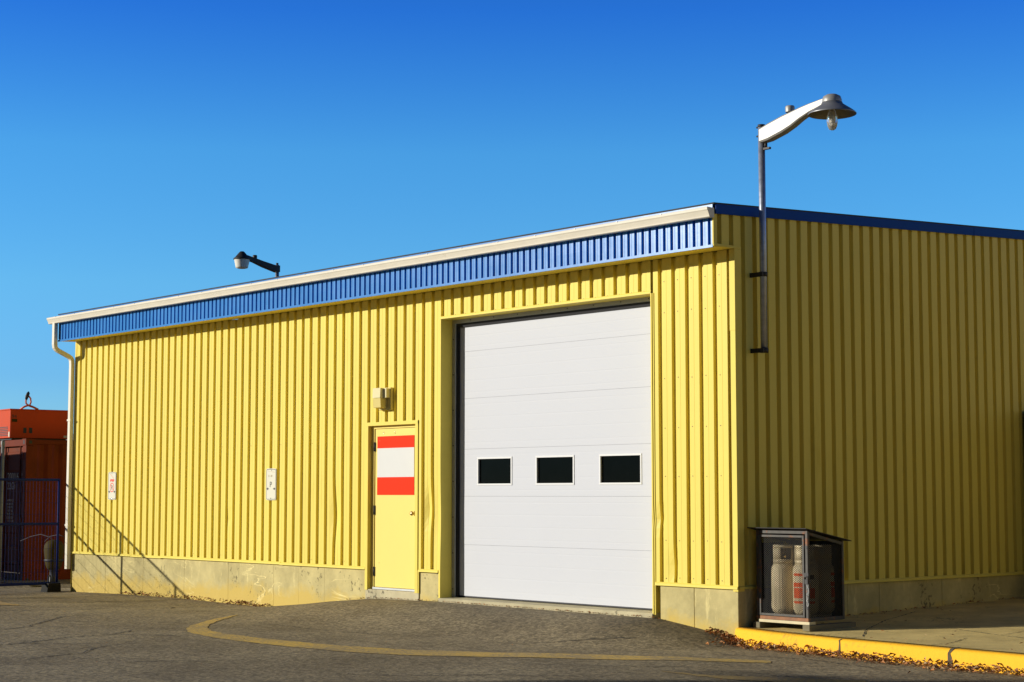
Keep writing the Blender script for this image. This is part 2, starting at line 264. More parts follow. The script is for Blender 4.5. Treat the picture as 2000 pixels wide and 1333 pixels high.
# ------------------------------------------------------------------ mesh helpers
class MB:
    def __init__(s): s.v = []; s.f = []; s.mi = []; s.sm = []
    def poly(s, pts, mi=0, smooth=False):
        k = len(s.v); s.v += [tuple(p) for p in pts]; s.f.append(tuple(range(k, k + len(pts)))); s.mi.append(mi); s.sm.append(smooth)
    def grid(s, rows, mi=0, smooth=False, closed=False):
        k = len(s.v); w = len(rows[0])
        for r in rows: s.v += [tuple(p) for p in r]
        for j in range(len(rows) - 1):
            for i in range(w if closed else w - 1):
                i2 = (i + 1) % w
                s.f.append((k + j * w + i, k + j * w + i2, k + (j + 1) * w + i2, k + (j + 1) * w + i)); s.mi.append(mi); s.sm.append(smooth)
    def box(s, x0, x1, y0, y1, z0, z1, mi=0):
        k = len(s.v)
        s.v += [(x, y, z) for z in (z0, z1) for y in (y0, y1) for x in (x0, x1)]
        for f in ((0, 2, 3, 1), (4, 5, 7, 6), (0, 1, 5, 4), (2, 6, 7, 3), (0, 4, 6, 2), (1, 3, 7, 5)):
            s.f.append(tuple(k + i for i in f)); s.mi.append(mi); s.sm.append(False)
    def bar(s, a, b, w, h=None, up=(0, 0, 1), mi=0):
        a = Vector(a); b = Vector(b); h = h or w; d = (b - a).normalized(); u = Vector(up)
        if abs(d.dot(u)) > .98: u = Vector((0, 1, 0))
        r = d.cross(u).normalized(); u = r.cross(d).normalized()
        o = [r * (w / 2 * sx) + u * (h / 2 * sy) for sx, sy in ((-1, -1), (1, -1), (1, 1), (-1, 1))]
        k = len(s.v); s.v += [tuple(a + q) for q in o] + [tuple(b + q) for q in o]
        for f in ((0, 3, 2, 1), (4, 5, 6, 7), (0, 1, 5, 4), (1, 2, 6, 5), (2, 3, 7, 6), (3, 0, 4, 7)):
            s.f.append(tuple(k + i for i in f)); s.mi.append(mi); s.sm.append(False)
    def tube(s, pts, r, n=12, mi=0, caps=True, closed=False):
        pts = [Vector(p) for p in pts]; rs = r if isinstance(r, (list, tuple)) else [r] * len(pts)
        k = len(s.v); N = len(pts); prev = None
        for i, p in enumerate(pts):
            if closed: d = pts[(i + 1) % N] - pts[i - 1]
            else: d = pts[min(i + 1, N - 1)] - pts[max(i - 1, 0)]
            d.normalize()
            if prev is None:
                u = Vector((0, 0, 1)) if abs(d.z) < .9 else Vector((1, 0, 0)); u = (u - d * u.dot(d)).normalized()
            else: u = (prev - d * prev.dot(d)).normalized()
            prev = u; v = d.cross(u)
            for j in range(n):
                a = 2 * pi * j / n; s.v.append(tuple(p + (u * cos(a) + v * sin(a)) * rs[i]))
        for i in range(N if closed else N - 1):
            i2 = (i + 1) % N
            for j in range(n):
                s.f.append((k + i * n + j, k + i * n + (j + 1) % n, k + i2 * n + (j + 1) % n, k + i2 * n + j)); s.mi.append(mi); s.sm.append(True)
        if caps and not closed:
            s.f.append(tuple(k + j for j in reversed(range(n)))); s.mi.append(mi); s.sm.append(False)
            s.f.append(tuple(k + (N - 1) * n + j for j in range(n))); s.mi.append(mi); s.sm.append(False)
    def lathe(s, prof, c=(0, 0, 0), n=32, mi=0, a0=0, a1=2 * pi):
        full = abs(a1 - a0 - 2 * pi) < 1e-6
        m = n if full else n + 1
        rows = [[(c[0] + r * cos(a0 + (a1 - a0) * j / n), c[1] + r * sin(a0 + (a1 - a0) * j / n), c[2] + z) for j in range(m)] for r, z in prof]
        s.grid(rows, mi, True, full)
    def prism(s, pts, off, mi=0):
        """closed outline pts extruded by the vector off"""
        off = Vector(off); a = [Vector(p) for p in pts]; b = [p + off for p in a]
        s.poly(a[::-1], mi); s.poly(b, mi)
        for i in range(len(a)):
            j = (i + 1) % len(a); s.poly([a[i], a[j], b[j], b[i]], mi)
    def build(s, name, mats, parent=None, bevel=0., weld=False, shell=0.):
        me = bpy.data.meshes.new(name); me.from_pydata(s.v, [], s.f)
        mats = mats if isinstance(mats, (list, tuple)) else [mats]
        for m in mats: me.materials.append(M[m] if isinstance(m, str) else m)
        me.polygons.foreach_set('material_index', s.mi); me.polygons.foreach_set('use_smooth', s.sm)
        bm = bmesh.new(); bm.from_mesh(me)
        if weld: bmesh.ops.remove_doubles(bm, verts=bm.verts, dist=1e-5)
        bmesh.ops.recalc_face_normals(bm, faces=bm.faces); bm.to_mesh(me); bm.free(); me.update()
        o = bpy.data.objects.new(name, me); COL.objects.link(o)
        if parent:
            o.parent = parent; o.matrix_parent_inverse = Matrix.Translation(-parent.location) if parent.type == 'EMPTY' and parent.rotation_euler.z == 0 else Matrix()
        if bevel:
            md = o.modifiers.new('bevel', 'BEVEL'); md.width = bevel; md.segments = 2; md.limit_method = 'ANGLE'
        if shell:
            md = o.modifiers.new('shell', 'SOLIDIFY'); md.thickness = shell; md.offset = 0
        return o

def thing(name, label, cat, loc=(0, 0, 0), rz=0., group=None):
    o = bpy.data.objects.new(name, None); COL.objects.link(o); o.empty_display_size = .2
    o.location = loc; o.rotation_euler = (0, 0, rz); o['label'] = label; o['category'] = cat
    if group: o['group'] = group
    return o
def tag(o, label, cat, group=None, kind=None):
    o['label'] = label; o['category'] = cat
    if group: o['group'] = group
    if kind: o['kind'] = kind
    return o
def struct(o, kind='structure', label=None):
    o['kind'] = kind
    if label: o['label'] = label
    return o
def text(name, s, size, mtx, m, parent, sx=1., thick=.0006):
    cu = bpy.data.curves.new(name, 'FONT'); cu.body = s; cu.size = size; cu.align_x = 'LEFT'; cu.extrude = thick
    ob = bpy.data.objects.new(name, cu); COL.objects.link(ob)
    dg = bpy.context.evaluated_depsgraph_get(); me = bpy.data.meshes.new_from_object(ob.evaluated_get(dg))
    bpy.data.objects.remove(ob)
    me.transform(Matrix.Diagonal((sx, 1, 1, 1))); me.transform(mtx)
    me.materials.clear(); me.materials.append(M[m])
    o = bpy.data.objects.new(name, me); COL.objects.link(o); o.parent = parent
    o.matrix_parent_inverse = Matrix.Translation(-parent.location) if parent.type == 'EMPTY' and parent.rotation_euler.z == 0 else Matrix()
    return o
def facing_front(x, y, z): return Matrix.Translation((x, y, z)) @ Matrix.Rotation(pi / 2, 4, 'X')   # text on a plane looking to -y
def lerp_tab(t, x):
    if x <= t[0][0]: return t[0][1]
    for (a, b), (c, d) in zip(t, t[1:]):
        if x <= c: return b + (d - b) * (x - a) / (c - a)
    return t[-1][1]
def smooth(t): t = max(0., min(1., t)); return t * t * (3 - 2 * t)

# ------------------------------------------------------------------ ground with the asphalt ramp up to the doors
BASE = [(-60, -.12), (-16, -.10), (-13.9, -.075), (-12.3, -.045), (-10.7, -.03), (-9.9, -.038), (-8.3, -.05), (-7.6, .02), (-6.95, .077), (-6.7, .108), (-6.1, .16), (-5.8, .176), (-4.7, .193), (-1.3, .19), (-1.1, .189), (-.8, .152), (-.47, .11), (-.23, .071), (-.03, .022), (.22, 0), (60, 0)]
TOE = [(-8.6, .6), (-7.5, 1.5), (-5.6, 2.1), (-3.6, 2.05), (-2.6, 1.75), (-1.5, 1.65), (-.9, 1.6), (-.3, 1.4), (.5, 1.1)]
def ramp_w(x, y):
    toe = lerp_tab(TOE, x)
    return 1 - smooth(-y / toe) if y < 0 else 1.
def ground_z(x, y):
    b = lerp_tab(BASE, x)
    far = -.075 * smooth((-x - 11) / 4)
    raised = b if x > -8.35 else 0
    z = (b - far - 0) * ramp_w(x, y) if x > -8.35 else b * (1 - smooth(-y / 3)) - far * (1 - smooth(-y / 3)) if x > -16 else 0
    z += far
    dip = .012 * mnoise.noise(Vector((x * .45, y * .45, 3))) + .006 * mnoise.noise(Vector((x * 1.7, y * 1.7, 8)))
    return z + dip * (1 if y < -.3 else max(0., -y / .3))
def axis(a, b, step, far):
    c = []; x = a
    while x < b: c.append(x); x += step
    c.append(b)
    out = []; d = step
    x = a
    while x > -far: d *= 1.6; x -= d; out.append(x)
    pre = out[::-1]; out = []; d = step; x = b
    while x < far: d *= 1.6; x += d; out.append(x)
    return pre + c + out
gx = axis(-17, 5, .12, 3000); gy = axis(-7.5, .4, .1, 3000)
gb = MB()
gb.grid([[(x, y, ground_z(x, y)) for x in gx] for y in gy], smooth=True)
ground = gb.build('ground', 'asphalt'); struct(ground, label='weathered grey-brown asphalt yard ramping up to the doors')
at = ground.data.attributes.new('ramp', 'FLOAT', 'POINT')
at.data.foreach_set('value', [ (ramp_w(v.co.x, v.co.y) if -8.6 < v.co.x < .9 else 0.) * (1 if v.co.y > -3 else 0) * smooth((v.co.x + 8.6) / 1.2) * smooth((.9 - v.co.x) / .8) * (.42 + .58 * smooth((v.co.x + 1.7) / .7)) for v in ground.data.vertices])  # patch tone deepened on the right slope to stand in for its shade

def ribbon(name, a, b, m, dz=.004, wob=0., kind='structure', label=None, sub=6):
    """flat painted strip on the ground between two polylines"""
    def fine(p):
        o = []
        for (x0, y0), (x1, y1) in zip(p, p[1:]):
            for k in range(sub): o.append((x0 + (x1 - x0) * k / sub, y0 + (y1 - y0) * k / sub))
        return o + [p[-1]]
    fa, fb = fine(a), fine(b); mb = MB(); rows = []
    for (x0, y0), (x1, y1) in zip(fa, fb):
        r = []
        for k in range(5):
            t = k / 4; x = x0 + (x1 - x0) * t; y = y0 + (y1 - y0) * t
            if k in (0, 4) and wob: x += random.uniform(-wob, wob); y += random.uniform(-wob, wob)
            r.append((x, y, ground_z(x, y) + dz))
        rows.append(r)
    mb.grid(rows, smooth=True); o = mb.build(name, m); o['kind'] = kind
    if label: o['label'] = label
    return o
def resample(p, n):
    L = [0.]
    for a, b in zip(p, p[1:]): L.append(L[-1] + math.dist(a, b))
    out = []
    for k in range(n):
        t = L[-1] * k / (n - 1); i = max(j for j in range(len(L)) if L[j] <= t + 1e-9); i = min(i, len(p) - 2)
        f = (t - L[i]) / (L[i + 1] - L[i]); out.append((p[i][0] + (p[i + 1][0] - p[i][0]) * f, p[i][1] + (p[i + 1][1] - p[i][1]) * f))
    return out
def smooth_pl(p, it=2):
    for _ in range(it):
        q = [p[0]]
        for a, b in zip(p, p[1:]): q += [(a[0] * .75 + b[0] * .25, a[1] * .75 + b[1] * .25), (a[0] * .25 + b[0] * .75, a[1] * .25 + b[1] * .75)]
        p = q + [p[-1]]
    return p
outer = [(-6.56, -1.56), (-6.445, -1.80), (-6.07, -2.26), (-5.57, -2.76), (-5.1, -3.12), (-4.63, -3.33), (-4.05, -3.46), (-3.37, -3.52), (-2.74, -3.51), (-1.93, -3.46), (-1.3, -3.28), (-.88, -3.05), (-.37, -2.6), (.0, -2.31), (.556, -1.91), (1.12, -1.54), (1.5, -1.28)]
inner = [(-6.53, -1.56), (-6.29, -1.84), (-5.83, -2.30), (-5.46, -2.62), (-4.95, -2.93), (-4.53, -3.09), (-4.13, -3.15), (-3.63, -3.17), (-2.74, -3.14), (-2.05, -3.04), (-1.56, -2.82), (-1.12, -2.55), (-.74, -2.27), (.06, -1.73), (.9, -1.29), (1.4, -1.15)]
ribbon('painted_line', resample(smooth_pl(outer), 60), resample(smooth_pl(inner), 60), 'line', wob=.012, label='curved yellow line painted round the ramp', sub=2)
ribbon('painted_line', [(1.40, -2.50), (1.75, -2.44), (2.0, -2.33), (2.3, -2.15), (2.9, -1.8)], [(1.42, -2.53), (1.85, -2.53), (2.15, -2.53), (2.5, -2.40), (3.1, -2.02)], 'linefaded', wob=.02, label='faded yellow line at the bottom right edge')
ribbon('painted_line', [(-11.6, -2.35), (-10.9, -2.5), (-10.15, -2.6)], [(-11.4, -3.2), (-10.5, -2.95), (-10.1, -2.68)], 'linefaded', wob=.03, label='short faded yellow line at the far left')

def crack(name, pts, w, z=None, m='crack', sub=5, jit=.02):
    mb = MB(); rows = []
    for (x0, y0), (x1, y1) in zip(pts, pts[1:]):
        L = math.hypot(x1 - x0, y1 - y0); nx, ny = -(y1 - y0) / L, (x1 - x0) / L; n = max(2, int(L / .05))
        for k in range(n):
            t = k / n; j = random.uniform(-jit, jit); ww = w * random.uniform(.35, 1.25)
            x = x0 + (x1 - x0) * t + nx * j; y = y0 + (y1 - y0) * t + ny * j
            zz = (lambda a, b: ground_z(a, b) + .005) if z is None else z
            rows.append([(x - nx * ww / 2, y - ny * ww / 2, zz(x - nx * ww / 2, y - ny * ww / 2)), (x + nx * ww / 2, y + ny * ww / 2, zz(x + nx * ww / 2, y + ny * ww / 2))])
    mb.grid(rows); o = mb.build(name, m); o['kind'] = 'structure'; return o
for pts, w in (([(-4.4, -5.7), (-4.6, -5.2), (-4.9, -4.6), (-5.0, -4.05), (-5.35, -3.6)], .03), ([(-4.6, -5.2), (-4.2, -4.9), (-4.0, -4.6)], .022), ([(-5.0, -4.05), (-4.6, -3.75), (-4.25, -3.6)], .02),
               ([(-9.5, -3.7), (-9.3, -3.2), (-8.9, -2.6), (-8.8, -2.1)], .03), ([(-9.2, -2.4), (-8.4, -1.5), (-8.0, -.9)], .02), ([(-2.2, -5.4), (-2.0, -5.0), (-1.75, -4.75)], .028),
               ([(-.6, -3.55), (.1, -3.05), (.8, -2.55), (1.3, -2.05)], .014), ([(-1.7, -1.72), (-1.3, -1.42), (-.95, -1.05), (-.6, -.72)], .02), ([(-7.3, -3.6), (-6.8, -3.3), (-6.4, -2.9)], .016),
               ([(-3.0, -5.9), (-3.2, -5.3), (-3.7, -4.9), (-3.9, -4.3)], .02), ([(-6.2, -4.9), (-6.6, -4.2), (-7.1, -3.8), (-7.9, -3.1)], .024), ([(-6.6, -4.2), (-6.2, -3.9)], .016), ([(-12.5, -2.6), (-11.8, -1.9), (-11.5, -1.2)], .03), ([(-10.9, -1.9), (-10.2, -1.1), (-10.0, -.5)], .026),
               ([(-.2, -4.6), (.4, -4.2), (.7, -3.7), (1.3, -3.3)], .018), ([(.7, -1.0), (1.5, -.8), (2.4, -.95)], .02), ([(-5.4, -2.0), (-4.2, -2.05), (-3.3, -1.95), (-2.5, -1.65)], .014)):
    crack('asphalt_crack', pts, w)
# ------------------------------------------------------------------ kerb and pavement on the right
KERB = [(-.02, -.05), (.55, -.20), (1.5, -.33), (3.4, -.47), (9, -.8), (25, -1.6)]
def kerb_y(x): return lerp_tab(KERB, x)
def pav_z(x, y): return .155 + max(0, min(.1, .025 * (y - .2))) - .004
kb = MB(); rows = []
xs = [-.02 + .06 * i for i in range(80)] + [5 + i for i in range(21)]
for x in xs:
    y = kerb_y(x); j = .004 * mnoise.noise(Vector((x * 3, 0, 0)))
    if x < .06: y += .02 * (1 - (x + .02) / .08)
    rows.append([(x, y - .012, -.12), (x, y + j, .118), (x, y + .008 + j, .142), (x, y + .03, .1545), (x, y + .155, .157), (x, y + .155, -.1)])
kb.grid(rows, smooth=True); kb.poly(rows[0])
kerb = kb.build('kerb', 'kerb'); struct(kerb, label='yellow painted concrete kerb')
pv = MB()
pv.grid([[(x, kerb_y(x) + .16 + (9 - kerb_y(x)) * t, pav_z(x, kerb_y(x) + .16 + (9 - kerb_y(x)) * t)) for x in xs] for t in (0, .02, .05, .1, .2, .3, .5, .7, 1)], smooth=True)
pav = pv.build('pavement', 'paving'); struct(pav, label='concrete slab pavement along the shaded wall')
pz = lambda x, y: pav_z(x, y) + .004
kz = lambda x, y: .161
for pts, w in (([(1.47, -.17), (1.45, .05), (1.05, .62), (.6, 1.5), (.2, 2.6)], .012), ([(2.35, -.28), (2.36, .1), (2.2, .6)], .014), ([(1.5, 1.25), (2.3, .95), (2.25, 1.5), (2.2, 2.4)], .012), ([(2.3, .95), (3.4, .6)], .012), ([(.02, .12), (1.0, -.085), (2.5, -.24), (4, -.34)], .008)):
    crack('pavement_joint', pts, w, z=pz, jit=.008)
for x, w in ((1.49, .022), (2.72, .05)):
    mb = MB(); rr = []
    y = kerb_y(x)
    prof = [(y - .016, .0), (y - .007, .06), (y - .003, .118), (y + .004, .144), (y + .026, .1585), (y + .15, .1605)]
    for (yy, z) in prof:
        a = x + random.uniform(-.012, .012); ww = w * random.uniform(.5, 1.1); rr.append([(a - ww / 2, yy, z), (a + ww / 2, yy, z)])
    mb.grid(rr); k = mb.build('kerb_crack', 'kerbcrack'); k['kind'] = 'structure'

# ------------------------------------------------------------------ the warehouse
ZB, ZS = .545, 3.858           # bottom of the cladding, soffit
XL = -13.94; DEEP = 9.
def roof_z(y): return 4.280 + .0485 * (y + .3)
ware = thing('warehouse', 'yellow ribbed metal warehouse with blue fascia, white overhead door and concrete base', 'building')
DEPTH = .031
def rib_profile(a, b, starts, wide, depth=DEPTH):
    """(s, depth) points between a and b; every start opens a groove"""
    pts = []
    for s0 in starts:
        for ds, d in ((0, 0), (.004, depth), (.056, depth), (.066, 0)) + (((.118, 0), (.121, .0016), (.126, .0016), (.129, 0)) if wide else ()):
            pts.append((s0 + ds, d))
    pts.sort(); out = []
    def at(s):
        for (p, q), (r, t) in zip(pts, pts[1:]):
            if p <= s <= r: return q + (t - q) * (s - p) / (r - p) if r > p else q
        return 0.
    out.append((a, at(a))); out += [p for p in pts if a + 1e-4 < p[0] < b - 1e-4]; out.append((b, at(b)))
    return out
DENTS = [(-6.78, 1.18, .09, .28, .03), (-4.86, 1.27, .06, .22, .035), (-4.71, 1.15, .05, .35, .02), (-1.07, 1.20, .05, .10, .02), (-9.3, 1.12, .05, .09, .012), (-.88, .70, .05, .16, .02), (-5.85, 1.9, .01, .01, 0)]
def dent(x, z):
    d = 0.
    for cx, cz, wx, wz, a in DENTS:
        q = ((x - cx) / wx) ** 2 + ((z - cz) / wz) ** 2
        if q < 6: d += a * math.exp(-q)
    return d
def wav(x, z): return .0018 * mnoise.noise(Vector((x * 2.1, z * .55, 1.7)))
p = .183
PH = [-13.788 + p * k for k in range(-1, 70)]
PD = [-1.055 - .19 + .1902 * k for k in range(0, 7)]
fs = MB()
def front(a, b, z0, z1, starts, step=.09):
    prof = rib_profile(a, b, starts, True); n = max(1, int((z1 - z0) / step)); rows = []
    for j in range(n + 1):
        z = z0 + (z1 - z0) * j / n; rows.append([(x, d + dent(x, z) + wav(x, z), z) for x, d in prof])
    fs.grid(rows)
front(-13.9, -6.095, ZB, ZS, PH); front(-6.095, -5.075, 2.325, ZS, PH); front(-5.075, -4.655, ZB, ZS, PH)
front(-4.655, -1.125, 3.525, ZS, PH); front(-1.125, -.058, ZB, ZS, PD)
# screw heads in rows
def screw(mb, x, y, z, n=(0, -1, 0), r=.0055):
    a = Vector((1, 0, 0)) if abs(n[1]) > .5 else Vector((0, 1, 0)); u = Vector((0, 0, 1)); c = Vector((x, y, z)) + Vector(n) * .004
    ring = [c + a * (r * cos(k * pi / 3)) + u * (r * sin(k * pi / 3)) for k in range(6)]
    back = [q - Vector(n) * .006 for q in ring]
    mb.poly(ring, 1); mb.grid([ring + [ring[0]], back + [back[0]]], 1)
for s0 in PD[1:-1]:
    for z in (.60, 1.62, 2.62, 3.30, 3.62, .98, 2.12): screw(fs, s0 + .088, 0, z + random.uniform(-.006, .006))
for i, s0 in enumerate(PH):
    if -4.6 < s0 < -1.3: screw(fs, s0 + .088, 0, 3.545)
    elif i % 4 == 0:
        for z in (.61, 2.1, 3.4): screw(fs, s0 + .088, 0, z, r=.004)
fs.build('front_siding', ['yellow', 'screw'], ware)
# side wall
ps = .1714
ss = MB()
SD = [.213 - .119 + ps * k for k in range(-3, 60)]     # near edge of each groove
prof = rib_profile(.062, DEEP, SD, False, .046)
prof2 = rib_profile(-.292, .062, SD, False, .046)
rows = []
for j in range(11):
    rows.append([(-d + wav(y, j) * 1.2, y, ZB + (roof_z(y) - .06 - ZB) * j / 10) for y, d in prof])
ss.grid(rows)
ss.grid([[(-d, y, 3.87 + (roof_z(y) - .06 - 3.87) * j) for y, d in prof2] for j in (0, 1)])
ss.build('side_siding', 'yellow', ware)
# plain far sides, roof
bk = MB(); bk.poly([(XL, .0, -.3), (XL, DEEP, -.3), (XL, DEEP, roof_z(DEEP) - .03), (XL, -.3, roof_z(-.3) - .03), (XL, -.3, ZS + .03), (XL, 0, ZS + .03)])
bk.poly([(XL, DEEP, -.3), (0, DEEP, -.3), (0, DEEP, roof_z(DEEP) - .03), (XL, DEEP, roof_z(DEEP) - .03)]); bk.build('rear_siding', 'yellow_flat', ware)
rf = MB(); rf.prism([(XL - .01, -.314, 4.269), (XL - .01, DEEP, roof_z(DEEP) - .012), (XL - .01, DEEP, roof_z(DEEP) + .006), (XL - .01, -.314, 4.284)], (-XL + .03, 0, 0))
rf.build('roof', 'membrane', ware)
# blue rake trim on the side, with a joint
rk = MB()
for a, b, o in ((-.285, 4.05, 0), (4.053, DEEP, .002)):
    rk.prism([(.004, a, roof_z(a) - .105), (.004, b, roof_z(b) - .105), (.004, b, roof_z(b) - .011), (.004, a, roof_z(a) - .011)], (.018 + o, 0, 0))
rk.build('rake_trim', 'bluetrim', ware)
# eave: ribbed blue fascia, its foot trim, soffit, drip edge, gutter, downspout
fp = .1018; fa = MB(); pts = []
x = XL + .02; k = 0
while x < -.03:
    for ds, d in ((0, 0), (.003, .028), (.032, .028), (.040, 0), (.060, 0), (.063, .0015), (.070, .0015), (.073, 0)):
        if x + ds < -.008: pts.append((x + ds, d))
    x += fp
pts.append((-.008, 0))
fa.grid([[(px, -.3 + d + .0012 * mnoise.noise(Vector((px * 1.7, j, 9))), 3.872 + j * .125) for px, d in pts] for j in range(4)])
for i in range(40): screw(fa, XL + .12 + fp * (i * 3 + 1) + .04, -.3, 3.885, r=.004)
fa.build('fascia', ['blue', 'membrane'], ware)
ft = MB(); ft.box(XL, -.004, -.309, -.296, 3.846, 3.872); ft.build('fascia_trim', 'blue', ware)
sf = MB(); sf.prism([(XL, -.296, 3.852), (XL, -.002, 3.860), (XL, -.002, 3.868), (XL, -.296, 3.860)], (-XL - .006, 0, 0)); sf.build('soffit', 'yellow_flat', ware)
de = MB(); de.box(XL + .01, -.002, -.310, -.297, 4.15, 4.2685)
de.build('drip_edge', 'blue', ware)
gt = MB(); g0, g1 = -14.14, .022
gp = [(yy, zz - .011) for yy, zz in [(-.312, 4.238), (-.312, 4.146), (-.372, 4.144), (-.380, 4.150), (-.382, 4.160), (-.388, 4.175), (-.402, 4.205), (-.410, 4.216), (-.412, 4.236), (-.405, 4.242), (-.398, 4.238)]]
nseg = 60
gt.grid([[(g0 + (g1 - g0) * i / nseg, y, z + .0025 * mnoise.noise(Vector((i * .35, 0, 5)))) for y, z in gp] for i in range(nseg + 1)], smooth=False)
for xx, s in ((g0, 1), (g1, -1)):
    gt.poly([(xx, y, z) for y, z in gp[:-1]])
for i in range(22):   # spikes
    gt.box(g0 + .3 + i * .63, g0 + .315 + i * .63, -.415, -.40, 4.222, 4.232, 1)
gt.build('gutter', ['gutter', 'lampgrey'], ware, shell=.002)
ds = MB()
def duct(pts, hx, hy):
    """rectangular pipe swept in the y-z plane"""
    rows = []
    for i, (x, y, z) in enumerate(pts):
        a = Vector(pts[max(i - 1, 0)]); b = Vector(pts[min(i + 1, len(pts) - 1)]); d = (b - a).normalized(); nrm = Vector((0, d.z, -d.y))
        rows.append([Vector((x, y, z)) + Vector((sx * hx, 0, 0)) + nrm * (sy * hy) for sx, sy in ((-1, -1), (-.6, -1.08), (.6, -1.08), (1, -1), (1.06, -.5), (1.06, .5), (1, 1), (.6, 1.08), (-.6, 1.08), (-1, 1))])
    ds.grid(rows, closed=True)
    ds.poly(rows[-1])
duct([(-13.962, -.352, 4.146), (-13.962, -.352, 3.80), (-13.962, -.345, 3.755), (-13.962, -.325, 3.728), (-13.962, -.29, 3.705), (-13.962, -.12, 3.628), (-13.962, -.075, 3.60), (-13.962, -.055, 3.565), (-13.962, -.05, 3.50), (-13.962, -.05, 1.9), (-13.963, -.052, 1.2), (-13.960, -.05, .28)], .036, .030)
for z in (2.6, .95): ds.box(-14.01, -13.90, -.09, -.082, z, z + .03)
ds.build('downspout', 'gutter', ware)
# trims
ct = MB(); ct.prism([(-.06, -.005, .50), (.005, -.005, .50), (.005, .088, .50), (-.001, .088, .50), (-.001, .001, .50), (-.06, .001, .50)], (0, 0, 2.55))
ct.prism([(-.064, -.008, 3.05), (.008, -.008, 3.05), (.008, .091, 3.05), (-.001, .091, 3.05), (-.001, .001, 3.05), (-.064, .001, 3.05)], (0, 0, .806))
ct.box(-.004, .010, -.306, .091, 3.858, 3.884)
ct.box(-.012, .006, -.306, -.288, 3.872, 4.15)
ct.build('corner_trim', 'yellow_flat', ware, bevel=.002)
ct = MB(); ct.box(XL - .004, -13.895, -.006, .001, .50, 3.852); ct.build('corner_trim', 'yellow_flat', ware, bevel=.002)
bt = MB()
for a, b, dz in ((XL, -12.0, .002), (-12.02, -11.12, -.002), (-11.13, -8.0, .004), (-8.01, -6.11, 0), (-5.04, -4.665, .006), (-1.112, .004, 0)):
    if a in (-5.04, -1.112): bt.build('base_trim', 'yellow_flat', ware); bt = MB()
    bt.prism([(a, .0, ZB + .012 + dz), (a, -.014, ZB - .002 + dz), (a, -.016, ZB - .024 + dz), (a, .012, ZB - .026 + dz)], (b - a, 0, 0))
bt.build('base_trim', 'yellow_flat', ware)
bt2 = MB(); n = 40; rows = []
for i in range(n + 1):
    y = .006 + 8.9 * i / n; w = .004 * mnoise.noise(Vector((y * 1.3, 2, 2)))
    rows.append([(0., y, ZB + .012 + w), (.015, y, ZB - .002 + w), (.017, y, ZB - .022 + w), (-.012, y, ZB - .024 + w)])
bt2.grid(rows); bt2.build('base_trim', 'yellow_flat', ware)
# foundation with form joints
fd = MB()
def fpanel(xs_, z1, y=.016):
    for i, (a, b) in enumerate(zip(xs_, xs_[1:])):
        fd.box(a + .0007, b - .0007, y + .0012 * (i % 2) + random.uniform(0, .0015), .4, -.5, z1)
fd.box(XL + .02, -6.12, .024, .38, -.5, ZB - .03)
fpanel([XL + .01, -12.84, -12.25, -11.68, -11.06, -10.5, -9.91, -9.32, -8.75, -8.19, -7.6, -7.02, -6.43, -6.115], ZB - .022)
fd.build('foundation', 'concrete', ware, bevel=.0012)
fd = MB(); fd.box(-5.035, -4.672, .012, .4, -.5, ZB - .03); fd.build('foundation', 'concrete', ware, bevel=.004)
fd = MB(); fd.box(-1.062, -.595, .012, .4, -.5, ZB - .022); fd.box(-.592, -.012, .0135, .4, -.5, ZB - .022)
fd.build('foundation', 'concrete', ware, bevel=.006)
fd2 = MB(); ys = [.4, 1.7, 2.23, 3.34, 4.45, 5.6, 6.8, DEEP]
for a, b in zip(ys, ys[1:]): fd2.box(-.4, -.014 - random.uniform(0, .002), a + .002, b - .002, -.5, ZB - .022)
fd2.build('foundation', 'concrete', ware, bevel=.004)
sill = MB(); sill.prism([(-4.63, -.03, -.3), (-4.63, -.03, .222), (-4.63, -.015, .236), (-4.63, .5, .247), (-4.63, .5, -.3)], (3.49, 0, 0)); sill.build('door_sill', 'slab', ware, bevel=.004)
st = MB(); st.box(-6.112, -5.037, -.004, .35, -.4, .283); st.build('door_step', 'slab', ware, bevel=.008)
# man door opening
dt = MB()
dt.box(-6.112, -6.062, -.012, .002, .275, 2.325); dt.box(-5.108, -5.058, -.012, .002, .275, 2.325); dt.box(-6.112, -5.058, -.014, .002, 2.287, 2.330)
dt.box(-6.066, -6.060, .002, .075, .285, 2.29); dt.box(-5.110, -5.104, .002, .075, .285, 2.29); dt.box(-6.06, -5.11, .002, .075, 2.283, 2.289)
dt.box(-5.062, -5.036, -.008, .01, .275, .54)
dt.build('door_trim', 'yellow_flat', ware)
fr = MB(); fr.box(-6.058, -6.008, .045, .13, .287, 2.281); fr.box(-5.128, -5.112, .045, .13, .287, 2.281); fr.box(-6.008, -5.128, .045, .13, 2.252, 2.281)
fr.build('door_frame', 'door_yellow', ware)
dl = MB(); dl.box(-6.003, -5.132, .058, .10, .312, 2.247); entry = dl.build('entry_door', 'door_yellow', ware, bevel=.003)
th_ = MB(); th_.box(-6.008, -5.128, .03, .12, .2865, .309); th_.build('threshold', 'jambmetal', ware)
for z in (2.03, 1.25, .50):
    h = MB(); h.box(-6.020, -5.992, .048, .057, z - .055, z + .055); h.tube([(-6.006, .046, z - .056), (-6.006, .046, z + .056)], .008, 8); h.build('hinge', 'darkiron', entry)
kn = MB(); kx, kz_ = -5.185, 1.215
def lathe_y(mb, c, prof, n=20, mi=0):
    rows = [[(c[0] + r * cos(2 * pi * j / n), c[1] - h, c[2] + r * sin(2 * pi * j / n)) for j in range(n)] for r, h in prof]; mb.grid(rows, mi, True, True)
lathe_y(kn, (kx, .058, kz_), [(.034, 0), (.034, .006), (.016, .010), (.012, .035), (.024, .045), (.028, .058), (.022, .070), (.001, .073)])
kn.build('door_knob', 'brass', entry)
